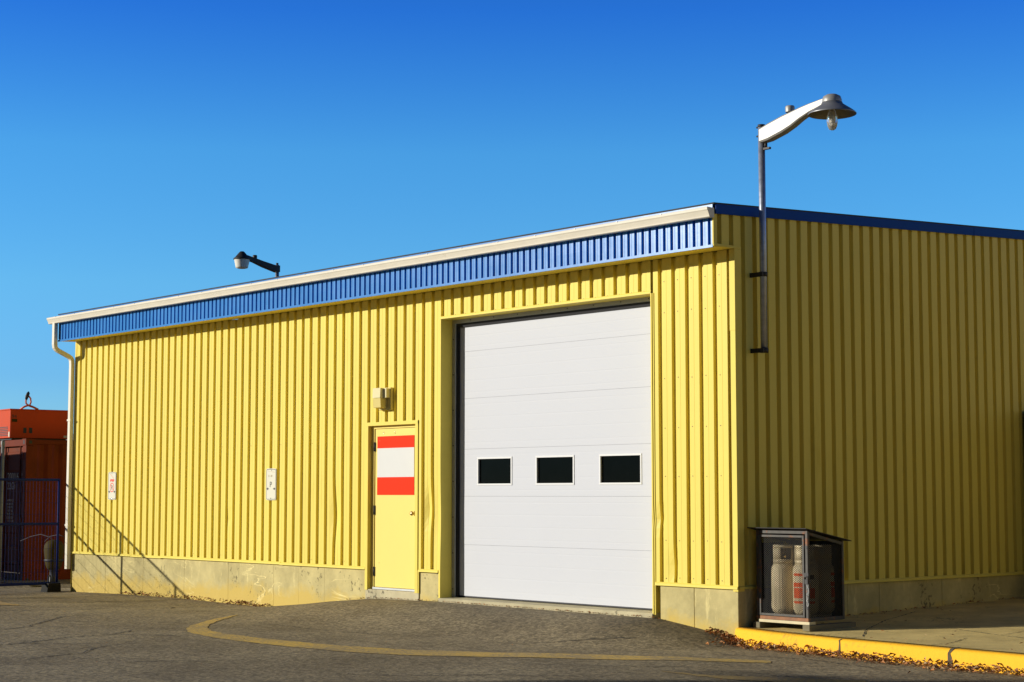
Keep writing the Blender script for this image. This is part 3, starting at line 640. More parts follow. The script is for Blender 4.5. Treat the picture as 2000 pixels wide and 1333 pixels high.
kn2 = MB(); lathe_y(kn2, (-5.163, .058, 1.445), [(.022, 0), (.022, .008), (.016, .014), (.001, .014)]); kn2.build('deadbolt', 'chrome', entry)
for x in (-5.83, -5.60):
    for z in (2.188, 2.205): vs = MB(); lathe_y(vs, (x, .058, z), [(.007, 0), (.006, .003), (.001, .004)], 8); vs.build('door_screw', 'chrome', entry)
# overhead door opening
OD = .215
jb = MB()
rows = []
for j in range(35):
    z = .236 + (3.515 - .236) * j / 34
    rows.append([(-4.66, -.006 + dent(-4.68, z) * .6, z), (-4.628 + dent(-4.7, z) * .2, -.008 + dent(-4.68, z) * .6, z), (-4.63 + .004 * mnoise.noise(Vector((0, z, 4))), .05, z), (-4.632, .172, z)])
jb.grid(rows)
rows = []
for j in range(35):
    z = .222 + (3.515 - .222) * j / 34; d = .6 * dent(-1.08, z)
    rows.append([(-1.152, .172, z), (-1.152 - d * .3, .01, z), (-1.150 - d * .5, -.014 + d * .4, z), (-1.132, -.016 + d, z), (-1.128, -.006 + d, z), (-1.112, -.008 + d, z), (-1.110, .006, z)])
jb.grid(rows)
jb.grid([[(x, y, z) for x in (-4.64, -3.2, -1.9, -1.15)] for y, z in ((.0, 3.545), (-.010, 3.535), (-.012, 3.512), (.0, 3.508), (.172, 3.508))])
jb.build('door_jamb_trim', 'yellow_flat', ware)
jm = MB(); jm.box(-4.640, -4.578, .172, .182, .245, 3.508); jm.box(-4.586, -4.578, .182, .20, .245, 3.455); jm.box(-4.578, -1.152, .172, .182, 3.462, 3.508)
for z in [.33 + .42 * i for i in range(8)]: jm.box(-4.617, -4.603, .168, .173, z, z + .012, 1)
for x in [-4.3 + .42 * i for i in range(8)]: jm.box(x, x + .012, .168, .173, 3.485, 3.495, 1)
jm.build('door_track', ['jambmetal', 'rubber'], ware)
rb = MB(); rows = []
for j in range(60):
    z = .247 + 3.2 * j / 59; w = .006 * mnoise.noise(Vector((z * 2.2, 0, 0)))
    rows.append([(-4.578, .186, z), (-4.535 + w, .203, z), (-4.534 + w, .207, z), (-4.578, .20, z)])
rb.grid(rows, closed=True)
rb.prism([(-4.578, .184, 3.462), (-4.578, .201, 3.415), (-4.578, .206, 3.415), (-4.578, .200, 3.462)], (3.43, 0, 0))
rb.build('weather_seal', 'rubber', ware)
zs = [.262, .857, 1.421, 1.972, 2.568, 3.124, 3.60]
WIN = [(-4.205, -3.605), (-3.18, -2.565), (-2.15, -1.525)]
for i, (a, b) in enumerate(zip(zs, zs[1:])):
    mb = MB(); x0, x1 = -4.60, -1.16; a += .0009; b -= .0009
    # embossed lines across each section
    def pr(z0, z1, xa, xb):
        n = max(1, int((z1 - z0) / .01)); q = []
        for k in range(4):
            zz = a + (b - a) * (k + .5) / 4
            for dz, d in ((-.010, 0), (-.004, .0004), (.004, .0004), (.010, 0)): q.append((zz + dz, d))
        q = [(z0, 0)] + [t for t in q if z0 + .001 < t[0] < z1 - .001] + [(z1, 0)]
        segs = max(1, int((xb - xa) / .25))
        mb.grid([[(xa + (xb - xa) * s / segs, OD + d + .0008 * mnoise.noise(Vector((xa + (xb - xa) * s / segs, z * 2, i))), z) for s in range(segs + 1)] for z, d in q])
    if i != 2: pr(a, b, x0, x1)
    else:
        pr(a, 1.553, x0, x1); pr(1.866, b, x0, x1)
        ed = [x0] + [v for w in WIN for v in w] + [x1]
        for xa, xb in zip(ed[0::2], ed[1::2]): pr(1.553, 1.866, xa, xb)
    mb.poly([(x0, OD, a), (x1, OD, a), (x1, OD + .045, a), (x0, OD + .045, a)]); mb.poly([(x0, OD, b), (x1, OD, b), (x1, OD + .045, b), (x0, OD + .045, b)])
    if i == 0:
        mb.box(x0, x1, OD + .006, OD + .03, .249, .262, 1)
    sec = mb.build('overhead_door_section', ['white', 'rubber'], ware)
    if i == 2:
        for xa, xb in WIN:
            f = MB(); z0, z1 = 1.546, 1.873; xa -= .010; xb += .010; t = .021; ya, yb = OD - .007, OD + .03
            f.box(xa, xb, ya, OD - .001, z0, z0 + t); f.box(xa, xb, ya, OD - .001, z1 - t, z1); f.box(xa, xa + t, ya + .0005, OD - .001, z0 + t, z1 - t); f.box(xb - t, xb, ya + .0005, OD - .001, z0 + t, z1 - t)
            f.box(xa + .010, xb - .010, OD - .001, yb, z0 + .008, z0 + t - .004); f.box(xa + .012, xb - .012, OD - .001, yb, z1 - t + .004, z1 - .008)
            f.box(xa + .012, xa + t - .004, OD - .001, yb, z0 + t - .004, z1 - t + .004); f.box(xb - t + .004, xb - .012, OD - .001, yb, z0 + t - .004, z1 - t + .004)
            fo = f.build('window_frame', 'whiteframe', sec, bevel=.002)
            g = MB(); g.box(xa + .02, xb - .02, OD + .018, OD + .024, z0 + .016, z1 - .016); g.build('window_pane', 'glass', sec)
back = MB(); back.box(-4.62, -1.15, OD + .05, OD + .06, .2, 3.62); back.build('door_backing', 'rubber', ware)
# ------------------------------------------------------------------ things on the front wall
wl = thing('wall_lamp', 'cream box wall lamp above the entry door', 'lamp', (-5.68, -.002, 2.49))
b = MB(); b.box(-5.80, -5.56, -.045, -.004, 2.47, 2.745); b.build('back_plate', 'lampcream', wl, bevel=.006)
b = MB(); b.prism([(-5.79, -.045, 2.73), (-5.79, -.145, 2.738), (-5.79, -.150, 2.618), (-5.79, -.045, 2.618)], (.155, 0, 0)); b.prism([(-5.635, -.045, 2.73), (-5.635, -.100, 2.733), (-5.635, -.100, 2.618), (-5.635, -.045, 2.618)], (.06, 0, 0)); b.build('lamp_hood', 'lampcream2', wl, bevel=.005)
b = MB(); b.prism([(-5.785, -.045, 2.614), (-5.785, -.146, 2.614), (-5.785, -.138, 2.50), (-5.785, -.045, 2.49)], (.15, 0, 0)); b.build('lamp_lens', 'lampcream', wl, bevel=.004)

def sign(xc, zc, label, kind):
    W_, H_ = .245, .42
    t = thing('parking_sign', label, 'sign', (xc, -.012, zc), group='parking signs on the front wall')
    def rr(w, h, r, y, n=6):
        o = []
        for cx, cz, a0 in ((w / 2 - r, h / 2 - r, 0), (-w / 2 + r, h / 2 - r, pi / 2), (-w / 2 + r, -h / 2 + r, pi), (w / 2 - r, -h / 2 + r, 1.5 * pi)):
            for k in range(n + 1): o.append((xc + cx + r * cos(a0 + k * pi / 2 / n), y, zc + cz + r * sin(a0 + k * pi / 2 / n)))
        return o
    m = MB(); m.prism(rr(W_, H_, .03, -.006), (0, -.004, 0)); m.build('sign_plate', 'signwhite', t)
    m = MB(); a = rr(W_ - .018, H_ - .018, .026, -.0108); c = rr(W_ - .030, H_ - .030, .022, -.0108); m.grid([a + [a[0]], c + [c[0]]]); m.build('sign_border', 'black', t)
    y = -.0112
    for s in (-1, 1):
        m = MB()
        zc2 = zc - (.09 if kind == 'tow' else .06); x0 = xc + s * .108
        m.poly([(x0, y, zc2), (x0 - s * .035, y, zc2 + .020), (x0 - s * .035, y, zc2 - .020)]); m.poly([(x0 - s * .035, y, zc2 + .007), (x0 - s * .058, y, zc2 + .004), (x0 - s * .058, y, zc2 - .004), (x0 - s * .035, y, zc2 - .007)])
        m.build('sign_arrow', 'black', t)
    if kind == 'tow':
        m = MB(); cx, cz = xc, zc - .025
        m.grid([[(cx + r * cos(2 * pi * k / 40), y, cz + r * 1.08 * sin(2 * pi * k / 40)) for k in range(41)] for r in (.066, .053)])
        d = Vector((-.7, 0, .72)); q = Vector((.72, 0, .7)) * .005; c = Vector((cx, y - .0004, cz)); m.poly([c + d * .055 + q, c - d * .055 + q, c - d * .055 - q, c + d * .055 - q]); m.build('prohibition_ring', 'signred', t)
        text('letter', 'P', .095, facing_front(xc - .028, y + .0004, zc - .058), 'black', t)
        m = MB()
        m.box(xc - .062, xc - .03, y, y + .001, zc + .073, zc + .090); m.box(xc - .028, xc + .068, y, y + .001, zc + .073, zc + .100); m.box(xc - .05, xc - .03, y, y + .001, zc + .090, zc + .106)
        for wx in (-.045, .04, .01): m.poly([(xc + wx + .012 * cos(2 * pi * k / 12), y - .0004, zc + .071 + .012 * sin(2 * pi * k / 12)) for k in range(12)])
        m.build('tow_truck_symbol', 'signred', t)
        m = MB(); m.bar((xc - .058, y, zc + .18), (xc + .055, y, zc + .108), .006, .001, up=(0, 1, 0)); m.build('tow_boom_symbol', 'signorange', t)
    else:
        text('letter', 'P', .105, facing_front(xc - .032, y, zc - .038), 'black', t)
        text('sign_text', '0 - 60', .040, facing_front(xc - .062, y, zc + .098), 'faint', t, sx=.95)
        m = MB(); m.bar((xc - .085, y, zc + .178), (xc + .085, y, zc + .158), .004, .001, up=(0, 1, 0)); m.build('scratch', 'faint', t)
    for s in (-1, 1):
        m = MB(); lathe_y(m, (xc, -.010, zc + s * .185), [(.008, 0), (.006, .004), (.001, .005)], 8); m.build('sign_bolt', 'chrome', t)
sign(-12.635, 1.575, 'white no-parking sign with red tow truck and red ring', 'tow')
sign(-8.24, 1.578, 'white parking sign with plain black P and two arrows', 'park')
pn = thing('sign_panel', 'red and white banded panel on the yellow entry door', 'sign', (-5.585, .055, 1.437))
x0, x1 = -5.955, -5.212
for nm, za, zb, m_ in (('red_band', 2.0095, 2.156, 'red'), ('white_band', 1.6535, 2.0095, 'flagwhite'), ('red_band', 1.437, 1.6535, 'red')):
    m = MB(); m.box(x0, x1, .052, .0565, za, zb); m.build(nm, m_, pn)

# ------------------------------------------------------------------ street lamps on the roof line
def arm_plate(mb, o, d, outline, width):
    """plate outline (along d, up) given thickness across d"""
    d = Vector(d); n = Vector((-d.y, d.x, 0)); pts = [Vector(o) + d * a + Vector((0, 0, z)) - n * width / 2 for a, z in outline]; mb.prism(pts, n * width)
sl1 = thing('street_lamp', 'grey street lamp with wide saucer shade on a pole clamped to the shaded wall', 'street lamp', (.19, .2, 2.82))
m = MB(); m.tube([(.19, .2, 2.82), (.19, .2, 5.075)], .034, 16); m.build('pole', 'polegalv', sl1)
for z in (2.835, 3.59):
    m = MB(); m.box(-.03, .22, .150, .170, z - .022, z + .022); m.tube([(.19, .2, z - .022), (.19, .2, z + .022)], .041, 16); m.build('wall_bracket', 'bracket', sl1)
m = MB(); m.tube([(.19, .2, 5.07), (.19, .2, 5.095)], .037, 16); m.build('pole_cap', 'bracket', sl1)
for z in (5.075, 4.985): m = MB(); m.tube([(.13, .2, z), (.18, .2, z)], .010, 8); m.build('clamp_bolt', 'bracket', sl1)
m = MB()
m.tube([(.19 + .055, .2, 4.86), (.19 + .055, .2, 4.90)], .016, 8); m.bar((.22, .2, 4.845), (.30, .2, 4.845), .03, .02)
m.build('arm_clamp', 'bracket', sl1)
m = MB(); prof = [(.01, 5.052, 4.905, .10), (.12, 5.085, 4.915, .11), (.30, 5.132, 4.962, .11), (.42, 5.158, 5.008, .10), (.52, 5.178, 5.058, .095), (.64, 5.198, 5.105, .09), (.78, 5.216, 5.142, .085), (.86, 5.224, 5.155, .08)]
rows = []
for a, zt, zb, w in prof:
    x = .19 + a; h = zt - zb
    rows.append([(x, .2 - w / 2, zb + h * .12), (x, .2 - w / 2, zt - h * .1), (x, .2 - w * .38, zt), (x, .2 + w * .38, zt), (x, .2 + w / 2, zt - h * .1), (x, .2 + w / 2, zb + h * .12), (x, .2 + w * .4, zb), (x, .2 - w * .4, zb)])
m.grid(rows, closed=True); m.poly(rows[0]); m.poly(rows[-1]); m.build('lamp_arm', 'lampgrey', sl1, bevel=.004)
m = MB(); m.lathe([(.045, 0), (.047, .05), (.040, .062), (.001, .066)], (.56, .2, 5.160), 20); m.build('photocell', 'lampgrey', sl1)
LC = (1.08, .2)
m = MB(); m.lathe([(.001, 5.247), (.05, 5.243), (.082, 5.225), (.094, 5.19), (.095, 5.168)], (LC[0], LC[1], 0), 36); m.build('lamp_cap', 'lampgrey', sl1)
m = MB(); m.lathe([(.085, 5.17), (.10, 5.165), (.105, 5.15), (.13, 5.132), (.18, 5.098), (.222, 5.066), (.232, 5.056), (.230, 5.050)], (LC[0], LC[1], 0), 48); m.lathe([(.230, 5.050), (.222, 5.060), (.18, 5.090), (.13, 5.12), (.05, 5.14), (.001, 5.14)], (LC[0], LC[1], 0), 48, 1); m.build('lamp_shade', ['shade', 'shadein'], sl1)
m = MB(); m.lathe([(.018, 5.13), (.034, 5.08), (.050, 5.03), (.054, 4.985), (.046, 4.935), (.030, 4.905), (.012, 4.897), (.001, 4.896)], (LC[0], LC[1], 0), 28); m.build('bulb', 'bulb', sl1)
m = MB(); m.lathe([(.001, 5.08), (.016, 5.07), (.022, 5.0), (.016, 4.95), (.001, 4.945)], (LC[0], LC[1], 0), 16); m.build('bulb_core', 'lens', sl1)

sl1.location += Vector((-.055, .072, .02))
PX, PY = -14.06, 3.85
sl2 = thing('street_lamp', 'small dark street lamp with bowl lens standing beyond the roof on the left', 'street lamp', (PX, PY, 4.2))
m = MB(); m.tube([(PX, PY, 3.9), (PX, PY, 5.44)], .034, 14); m.build('pole', 'polegalv', sl2)
m = MB(); m.tube([(PX, PY, 5.43), (PX, PY, 5.475)], .022, 10); m.build('pole_cap', 'bracket', sl2)
m = MB(); rows = []
for a, zt, zb, w in ((-.035, 5.43, 5.315, .08), (.03, 5.422, 5.308, .10), (.3, 5.475, 5.378, .10), (.5, 5.522, 5.445, .09), (.66, 5.56, 5.48, .085)):
    y = PY - a; rows.append([(PX - w / 2, y, zb), (PX + w / 2, y, zb), (PX + w / 2, y, zt), (PX - w / 2, y, zt)])
m.grid(rows, closed=True); m.poly(rows[0]); m.poly(rows[-1]); m.build('lamp_arm', 'darkiron', sl2, bevel=.004)
m = MB(); m.lathe([(.038, 0), (.04, .045), (.032, .06), (.001, .063)], (PX, PY - .46, 5.512), 16); m.build('photocell', 'bracket', sl2)
LY = PY - .72
m = MB(); m.lathe([(.001, 5.615), (.03, 5.612), (.05, 5.595), (.115, 5.515), (.145, 5.49), (.150, 5.478), (.144, 5.470)], (PX, LY, 0), 32); m.build('lamp_shade', 'darkiron', sl2)
m = MB(); m.lathe([(.134, 5.474), (.130, 5.455), (.108, 5.345), (.103, 5.325), (.06, 5.314), (.001, 5.312)], (PX, LY, 0), 32); m.build('lamp_lens', 'lens', sl2)

# ------------------------------------------------------------------ gas cylinder cage by the corner
CX0, CX1, CY0, CY1, CZ0, CZT, CZB = .075, .715, .185, .73, .245, 1.10, 1.0
cg = thing('gas_cage', 'small steel mesh cage with sloping roof for gas cylinders at the corner', 'cage', (.4, .45, .155))
m = MB(); t = .030
for x, y, zt in ((CX0, CY0, CZT), (CX1 - t, CY0, CZT), (CX0, CY1 - t, CZB), (CX1 - t, CY1 - t, CZB)): m.box(x, x + t, y, y + t, CZ0, zt - .005)
for y, z in ((CY0, CZT - .036), (CY1 - t, CZB - .04)): m.box(CX0 + t, CX1 - t, y + .001, y + t - .001, z, z + .03)
m.box(CX0 + t, CX1 - t, CY1 - t + .001, CY1 - .001, CZ0, CZ0 + t)
for x in (CX0, CX1 - t):
    m.box(x + .001, x + t - .001, CY0 + t, CY1 - t, CZ0, CZ0 + t)
    m.bar((x + t / 2, CY0 + t, CZT - .03), (x + t / 2, CY1 - t, CZB - .03), .028, .028)
m.box(CX0, CX1, CY0 + t, CY1 - t, CZ0 - .004, CZ0 + .002)
m.build('cage_frame', 'cage', cg, bevel=.003)
m = MB(); m.box(CX0 - .002, CX1 + .002, CY0 - .004, CY0 + t - .002, CZ0 - .005, CZ0 + .028); m.build('bottom_rail', 'rustbar', cg, bevel=.003)
m = MB(); a = Vector((0, CY0 - .05, CZT + .014)); b_ = Vector((0, CY1 + .09, CZB - .012)); m.prism([(CX0 - .07, a.y, a.z), (CX0 - .07, b_.y, b_.z), (CX0 - .07, b_.y, b_.z + .008), (CX0 - .07, a.y, a.z + .008)], (CX1 - CX0 + .095, 0, 0)); m.build('cage_roof', 'cagepanel', cg)
def expanded(o, u, v, w, h, cw=.030, ch=.0185, t=.0042):
    """diamond mesh of thin strands filling w x h"""
    o = Vector(o); u = Vector(u); v = Vector(v); nrm = u.cross(v); mb = MB(); k = ch / cw
    for sgn in (1, -1):
        c = -w * k if sgn > 0 else 0
        lim = h if sgn > 0 else h + w * k
        while c < lim:
            # line: y = c + sgn*k*x
            xa, xb = 0., w
            ya = c; yb = c + sgn * k * w
            def clip(xa, xb):
                lo, hi = xa, xb
                for bound in (0., h):
                    xx = (bound - c) / (sgn * k)
                    if sgn > 0:
                        if bound == 0: lo = max(lo, xx)
                        else: hi = min(hi, xx)
                    else:
                        if bound == 0: hi = min(hi, xx)
                        else: lo = max(lo, xx)
                return lo, hi
            lo, hi = clip(xa, xb)
            if hi - lo > .002:
                A = o + u * lo + v * (c + sgn * k * lo); B = o + u * hi + v * (c + sgn * k * hi)
                mb.bar(A, B, t, .0022, up=nrm)
            c += ch
    return mb
m = expanded((CX0 + .055, CY0 + .010, CZ0 + .05), (1, 0, 0), (0, 0, 1), CX1 - CX0 - .115, CZT - CZ0 - .12, t=.0031); m.build('front_mesh', 'mesh', cg)
dm = MB(); xa, xb, za, zb = CX0 + .036, CX1 - .040, CZ0 + .032, CZT - .048
for q in ((xa, xa + .022, za, zb), (xb - .022, xb, za, zb)): dm.box(q[0], q[1], CY0 - .006, CY0 + .016, q[2], q[3])
dm.box(xa + .022, xb - .022, CY0 - .005, CY0 + .015, za, za + .022); dm.box(xa + .022, xb - .022, CY0 - .005, CY0 + .015, zb - .022, zb)
dm.build('door_frame', 'cage', cg, bevel=.002)
for x in (CX0 + .012, CX1 - .012): m = expanded((x, CY0 + t, CZ0 + .03), (0, 1, 0), (0, 0, 1), CY1 - CY0 - 2 * t, CZB - CZ0 - .06, t=.0062); m.build('side_mesh', 'mesh', cg)
m = MB(); m.box(CX0 + t, CX1 - t, CY1 - .016, CY1 - .010, CZ0 + .03, CZB - .03); m.build('rear_panel', 'cagepanel', cg)
m = MB()
m.box(CX1 - .035, CX1 + .014, CY0 - .012, CY0 - .004, .66, .70)
m.box(CX1 - .012, CX1 + .024, CY0 - .035, CY0 - .013, .595, .640)
m.tube([(CX1 - .004, CY0 - .024, .64)] + [(CX1 + .006 - .012 * cos(a * pi / 6), CY0 - .024, .655 + .014 * sin(a * pi / 6)) for a in range(7)] + [(CX1 + .018, CY0 - .024, .64)], .004, 6)
m.build('padlock', 'darkiron', cg)
m = MB()
for i in range(7):
    c = Vector((CX1 + .008 + .006 * sin(i), CY0 - .016, .585 - i * .030)); ax = (Vector((1, 0, 0)), Vector((0, 1, 0)))[i % 2]
    m.tube([c + ax * (.009 * cos(k * pi / 5)) + Vector((0, 0, .018 * sin(k * pi / 5))) for k in range(10)], .0035, 6, closed=True)
m.build('chain', 'galv', cg)
for hz in (.93, .36): m = MB(); m.box(CX1 - .02, CX1 + .010, CY0 - .014, CY0 - .003, hz, hz + .025); m.build('hinge', 'darkiron', cg)
# cylinders
def cylinder(x, y, rz, label, orange):
    t = thing('gas_cylinder', label, 'gas cylinder', (x, y, CZ0 + .004), rz, 'gas cylinders in the cage')
    R_ = .122
    m = MB(); m.lathe([(.09, .0), (.093, .012), (.093, .045)], n=32); m.build('foot_ring', 'cyl', t, shell=.004)
    m = MB(); m.lathe([(.001, .035), (.06, .038), (.10, .058), (.118, .09), (R_, .125), (R_, .30), (R_ + .0015, .305), (R_, .31), (R_, .455), (.117, .49), (.10, .522), (.07, .540), (.001, .545)], n=40); m.build('tank_body', 'cyl', t)
    m = MB()
    for a0, a1, z0, z1 in ((0, 2 * pi, .525, .565), (0, 2 * pi, .675, .705), (.55, 2 * pi - .55, .565, .675)): m.lathe([(.098, z0), (.100, z1)], n=32, a0=a0, a1=a1)
    m.build('collar', 'cyl', t, shell=.004)
    m = MB(); m.tube([(0, 0, .545), (0, 0, .60)], .018, 12); m.tube([(0, 0, .60), (0, 0, .645)], .010, 10); m.lathe([(.001, .645), (.026, .647), (.026, .660), (.001, .662)], n=14); m.tube([(0, 0, .59), (.055, 0, .59)], .013, 10); m.build('valve', 'brass', t)
    if orange:
        m = MB()
        for z0, z1, b0, b1 in ((.205, .300, -1.1, .75), (.155, .178, -1.1, .75), (.312, .352, -1.15, .35), (.415, .440, -1.1, -.2)): m.lathe([(R_ + .0022, z0), (R_ + .0022, z1)], n=24, a0=b0 - pi / 2, a1=b1 - pi / 2)
        m.build('label', 'cylorange', t)
        m = MB(); m.lathe([(R_ + .003, .385), (R_ + .003, .425)], n=8, a0=-pi / 2 + .1, a1=-pi / 2 + .7); m.build('plate', 'darkiron', t)
    else:
        for rr_, z0, z1, b0, b1 in ((.1035, .645, .690, -.75, -.4), (R_ + .002, .21, .30, -1.5, -.8), (R_ + .002, .16, .19, -1.5, -.9)): m = MB(); m.lathe([(rr_, z0), (rr_, z1)], n=10, a0=-pi / 2 + b0, a1=-pi / 2 + b1); m.build('label', 'cylorange', t)
    return t
cylinder(CX0 + .195, CY0 + .17, R(-30), 'grey gas cylinder with small red badge, front left in the cage', False)
cylinder(CX0 + .475, CY0 + .165, R(40), 'grey gas cylinder with big orange lettering, front right in the cage', True)
cylinder(CX0 + .20, CY0 + .40, R(100), 'shaded gas cylinder behind the red-badged one in the cage', False)
cylinder(CX0 + .47, CY0 + .41, R(150), 'shaded gas cylinder behind the orange-lettered one in the cage', True)
bd = MB(); bd.box(CX0 + .03, CX1 + .02, CY0 - .012, CY0 + .08, .212, .239); tag(bd.build('timber_board', 'woodlight', bevel=.002), 'pale timber board under the front edge of the gas cage', 'board')
for nm, x, lab in (('timber_bearer', CX0 - .02, 'weathered timber bearer under the wall side of the gas cage'), ('timber_bearer', CX1 - .045, 'weathered timber bearer under the open side of the gas cage')):
    bb = MB(); bb.box(x, x + .085, CY0 - .035, CY1 + .12, .155, .211); tag(bb.build(nm, 'wood', bevel=.004), lab, 'timber', 'timber bearers under the gas cage')
# dark cabinet at the right edge
cb = thing('cabinet', 'dark navy cabinet against the shaded wall at the right edge', 'cabinet', (.45, 5.4, .28))
m = MB(); m.box(.02, .80, 4.94, 5.85, .30, 2.42); m.build('cabinet_body', 'cabinet', cb, bevel=.03)
m = MB(); m.box(.801, .81, 5.0, 5.8, .42, 2.3); m.build('cabinet_door', 'bluetrim', cb, bevel=.01)
m = MB(); m.box(.06, .76, 5.0, 5.8, .20, .30); m.build('cabinet_plinth', 'rubber', cb)

# ------------------------------------------------------------------ fence, container and the rest on the left
FX = -14.16
fn = thing('wire_fence', 'blue wire mesh fence panels running out from the warehouse corner', 'fence', (FX, -.08, -.07))
FP = [-.12, -2.26, -4.26, -6.4]
for a, b in zip(FP, FP[1:]):
    m = MB()
    for z in (1.675, .985, .055): m.tube([(FX, a, z), (FX, b, z)], .019 if z != .055 else .022, 10)
    for yy in (a - .006, b + .006): m.tube([(FX, yy, .0), (FX, yy, 1.69)], .019, 10)
    m.build('panel_frame', 'fence', fn)
    w = MB(); n = int((a - b) / .0535)
    for i in range(1, n): w.bar((FX, a + (b - a) * i / n, .055), (FX, a + (b - a) * i / n, 1.675), .0034)
    for i in range(1, 9): w.bar((FX + .003, a, .055 + 1.62 * i / 9), (FX + .003, b, .055 + 1.62 * i / 9), .0034)
    w.build('wire_mesh', 'fence', fn)
fbk = MB()
fbk.prism([(FX - .12, -.34, -.09), (FX - .12, -.1, -.09), (FX - .10, -.12, .06), (FX - .10, -.32, .06)], (.22, 0, 0))
fbk.tube([(FX - .06, -.24, .05), (FX - .06, -.24, .15), (FX - .02, -.24, .18), (FX + .02, -.24, .15), (FX + .02, -.24, .05)], .012, 8)
tag(fbk.build('fence_block', 'block', bevel=.01), 'dark concrete fence foot with a lifting loop by the downspout', 'fence foot')

CR = R(-3)
CP = Vector((-17.74, 1.0, -.12))
ctn = thing('shipping_container', 'orange-brown shipping container with white stencilled numbers behind the fence', 'container', CP, CR)
# local axes: x from -2.44 to 0 across the doors, y into the length, z up
H_ = 2.56; Wd = 2.44; Ln = 6.06
m = MB()
for x in (-.16, -Wd): m.box(x, x + .16, 0, .14, .12, H_ - .12)
for x in (-.14, -Wd): m.box(x, x + .14, Ln - .14, Ln, .12, H_ - .12)
m.box(-Wd + .16, -.16, .01, .13, H_ - .13, H_ - .01); m.box(-Wd + .16, -.16, .01, .13, .02, .15)
m.box(-.09, -.005, .14, Ln - .14, H_ - .10, H_ - .02); m.box(-Wd + .005, -Wd + .09, .14, Ln - .14, H_ - .10, H_ - .02); m.box(-.10, -.005, .14, Ln - .14, .03, .17)
m.build('container_frame', 'container', ctn, bevel=.008)
for x in (-.178, -Wd):
    for z in (0, H_ - .118):
        c = MB(); c.box(x, x + .178, -.006, .162, z, z + .118)
        c.box(x + .06, x + .115, -.0075, -.006, z + .025, z + .09, 1); c.box(x + .178, x + .1795, .05, .11, z + .03, z + .085, 1)
        c.build('corner_casting', ['container', 'black'], ctn)
m = MB()
def corr(a, b):
    o = []; y = a
    while y < b - .28:
        o += [(y, -.012), (y + .072, -.012), (y + .14, -.048), (y + .21, -.048)]; y += .278
    return o + [(b, -.012)]
m.grid([[(d, y, z) for y, d in corr(.14, Ln - .14)] for z in (.17, H_ - .10)]); m.grid([[(-Wd - d, y, z) for y, d in corr(.14, Ln - .14)] for z in (.17, H_ - .10)])
m.build('container_side', 'container', ctn)
m = MB(); m.box(-Wd + .02, -.02, .02, Ln - .02, H_ - .03, H_ - .012); m.build('container_roof', 'container', ctn)
for x0, x1 in ((-1.215, -.165), (-Wd + .165, -1.225)):
    m = MB(); m.box(x0, x1, .06, .10, .17, H_ - .15)
    for z in (.30, .86, 1.42, 1.98): m.prism([(x0 + .05, .06, z), (x0 + .07, .045, z + .02), (x0 + .07, .045, z + .34), (x0 + .05, .06, z + .36)], (x1 - x0 - .1, 0, 0))
    dd = m.build('container_door', 'containerdoor', ctn)
    for xx in (x0 + .22, x1 - .14):
        k = MB(); k.tube([(xx, .025, .16), (xx, .025, H_ - .13)], .016, 8)
        for z in (.3, 1.0, 2.2): k.box(xx - .03, xx + .03, .012, .045, z, z + .05)
        k.build('lock_rod', 'containerdoor', dd)
for z in (.42, 1.02, 1.58, 2.18):
    m = MB(); m.box(-.175, -.125, -.008, .03, z, z + .13); m.build('door_hinge', 'container', ctn)
def fr(x, z): return Matrix.Translation((x, .043, z)) @ Matrix.Rotation(pi / 2, 4, 'X')
text('stencil_number', '200016', .185, fr(-.93, 1.83), 'stencil', ctn, sx=.92); text('stencil_number', '9', .185, fr(-.275, 1.83), 'stencil', ctn, sx=.95)
text('stencil_code', '22G1', .18, fr(-.93, 1.66), 'stencil', ctn, sx=.95)
for i, s in enumerate(('30.480 KGS', '67.200 LBS', ' 2.185 KGS', ' 4.817 LBS', '28.295 KGS', '62.383 LBS', '  33.2 CU.M')): text('stencil_weights', s, .062, fr(-.93, 1.44 - i * .062), 'stencil', ctn, sx=1.05)
# generator box on the container
gz = CP.z + H_ + .002
gs = thing('generator_box', 'bright orange generator box lying on top of the container', 'generator', (-18.46, 1.02, gz), CR)
m = MB(); m.box(-1.5, 0, 0, 1.16, .03, .54); m.build('box_body', 'genset', gs, bevel=.006)
m = MB(); m.box(-1.52, .012, -.012, 1.172, .535, .56); m.build('lid', 'genset', gs, bevel=.004)
m = MB(); m.box(-1.45, -.05, .05, 1.1, -.0, .03); m.build('skid', 'rubber', gs)
for vy in (.25, .36): m = MB(); m.box(.001, .006, vy, vy + .06, .12, .22); m.build('vent', 'black', gs)
m = MB(); m.box(.001, .004, .03, .13, .32, .375); m.build('warning_label', 'drum', gs)
m = MB(); m.box(.001, .004, 1.03, 1.10, .05, .09); m.build('data_plate', 'stencil', gs); m = MB(); m.box(-.07, -.015, -.004, -.001, .02 + .03, .14); m.build('data_plate', 'stencil', gs)
text('number', '94', .09, Matrix.Translation((.003, .03, .39)) @ Matrix.Rotation(pi / 2, 4, 'Z') @ Matrix.Rotation(pi / 2, 4, 'X'), 'black', gs)
m = MB()
for i in range(6): m.box(-.62, -.10, -.004, -.001, .07 + .03 * i, .085 + .03 * i)
m.build('louvre', 'black', gs)
lf = MB()
L0 = Vector((-18.62, 1.28, gz + .56)); L1 = Vector((-18.46, 1.56, gz + .56)); T_ = Vector((-18.54, 1.40, gz + .635))
lf.tube([L0, L0.lerp(T_, .55) + Vector((0, 0, .012)), T_], .017, 8); lf.tube([L1, L1.lerp(T_, .55) + Vector((0, 0, .006)), T_], .019, 8)
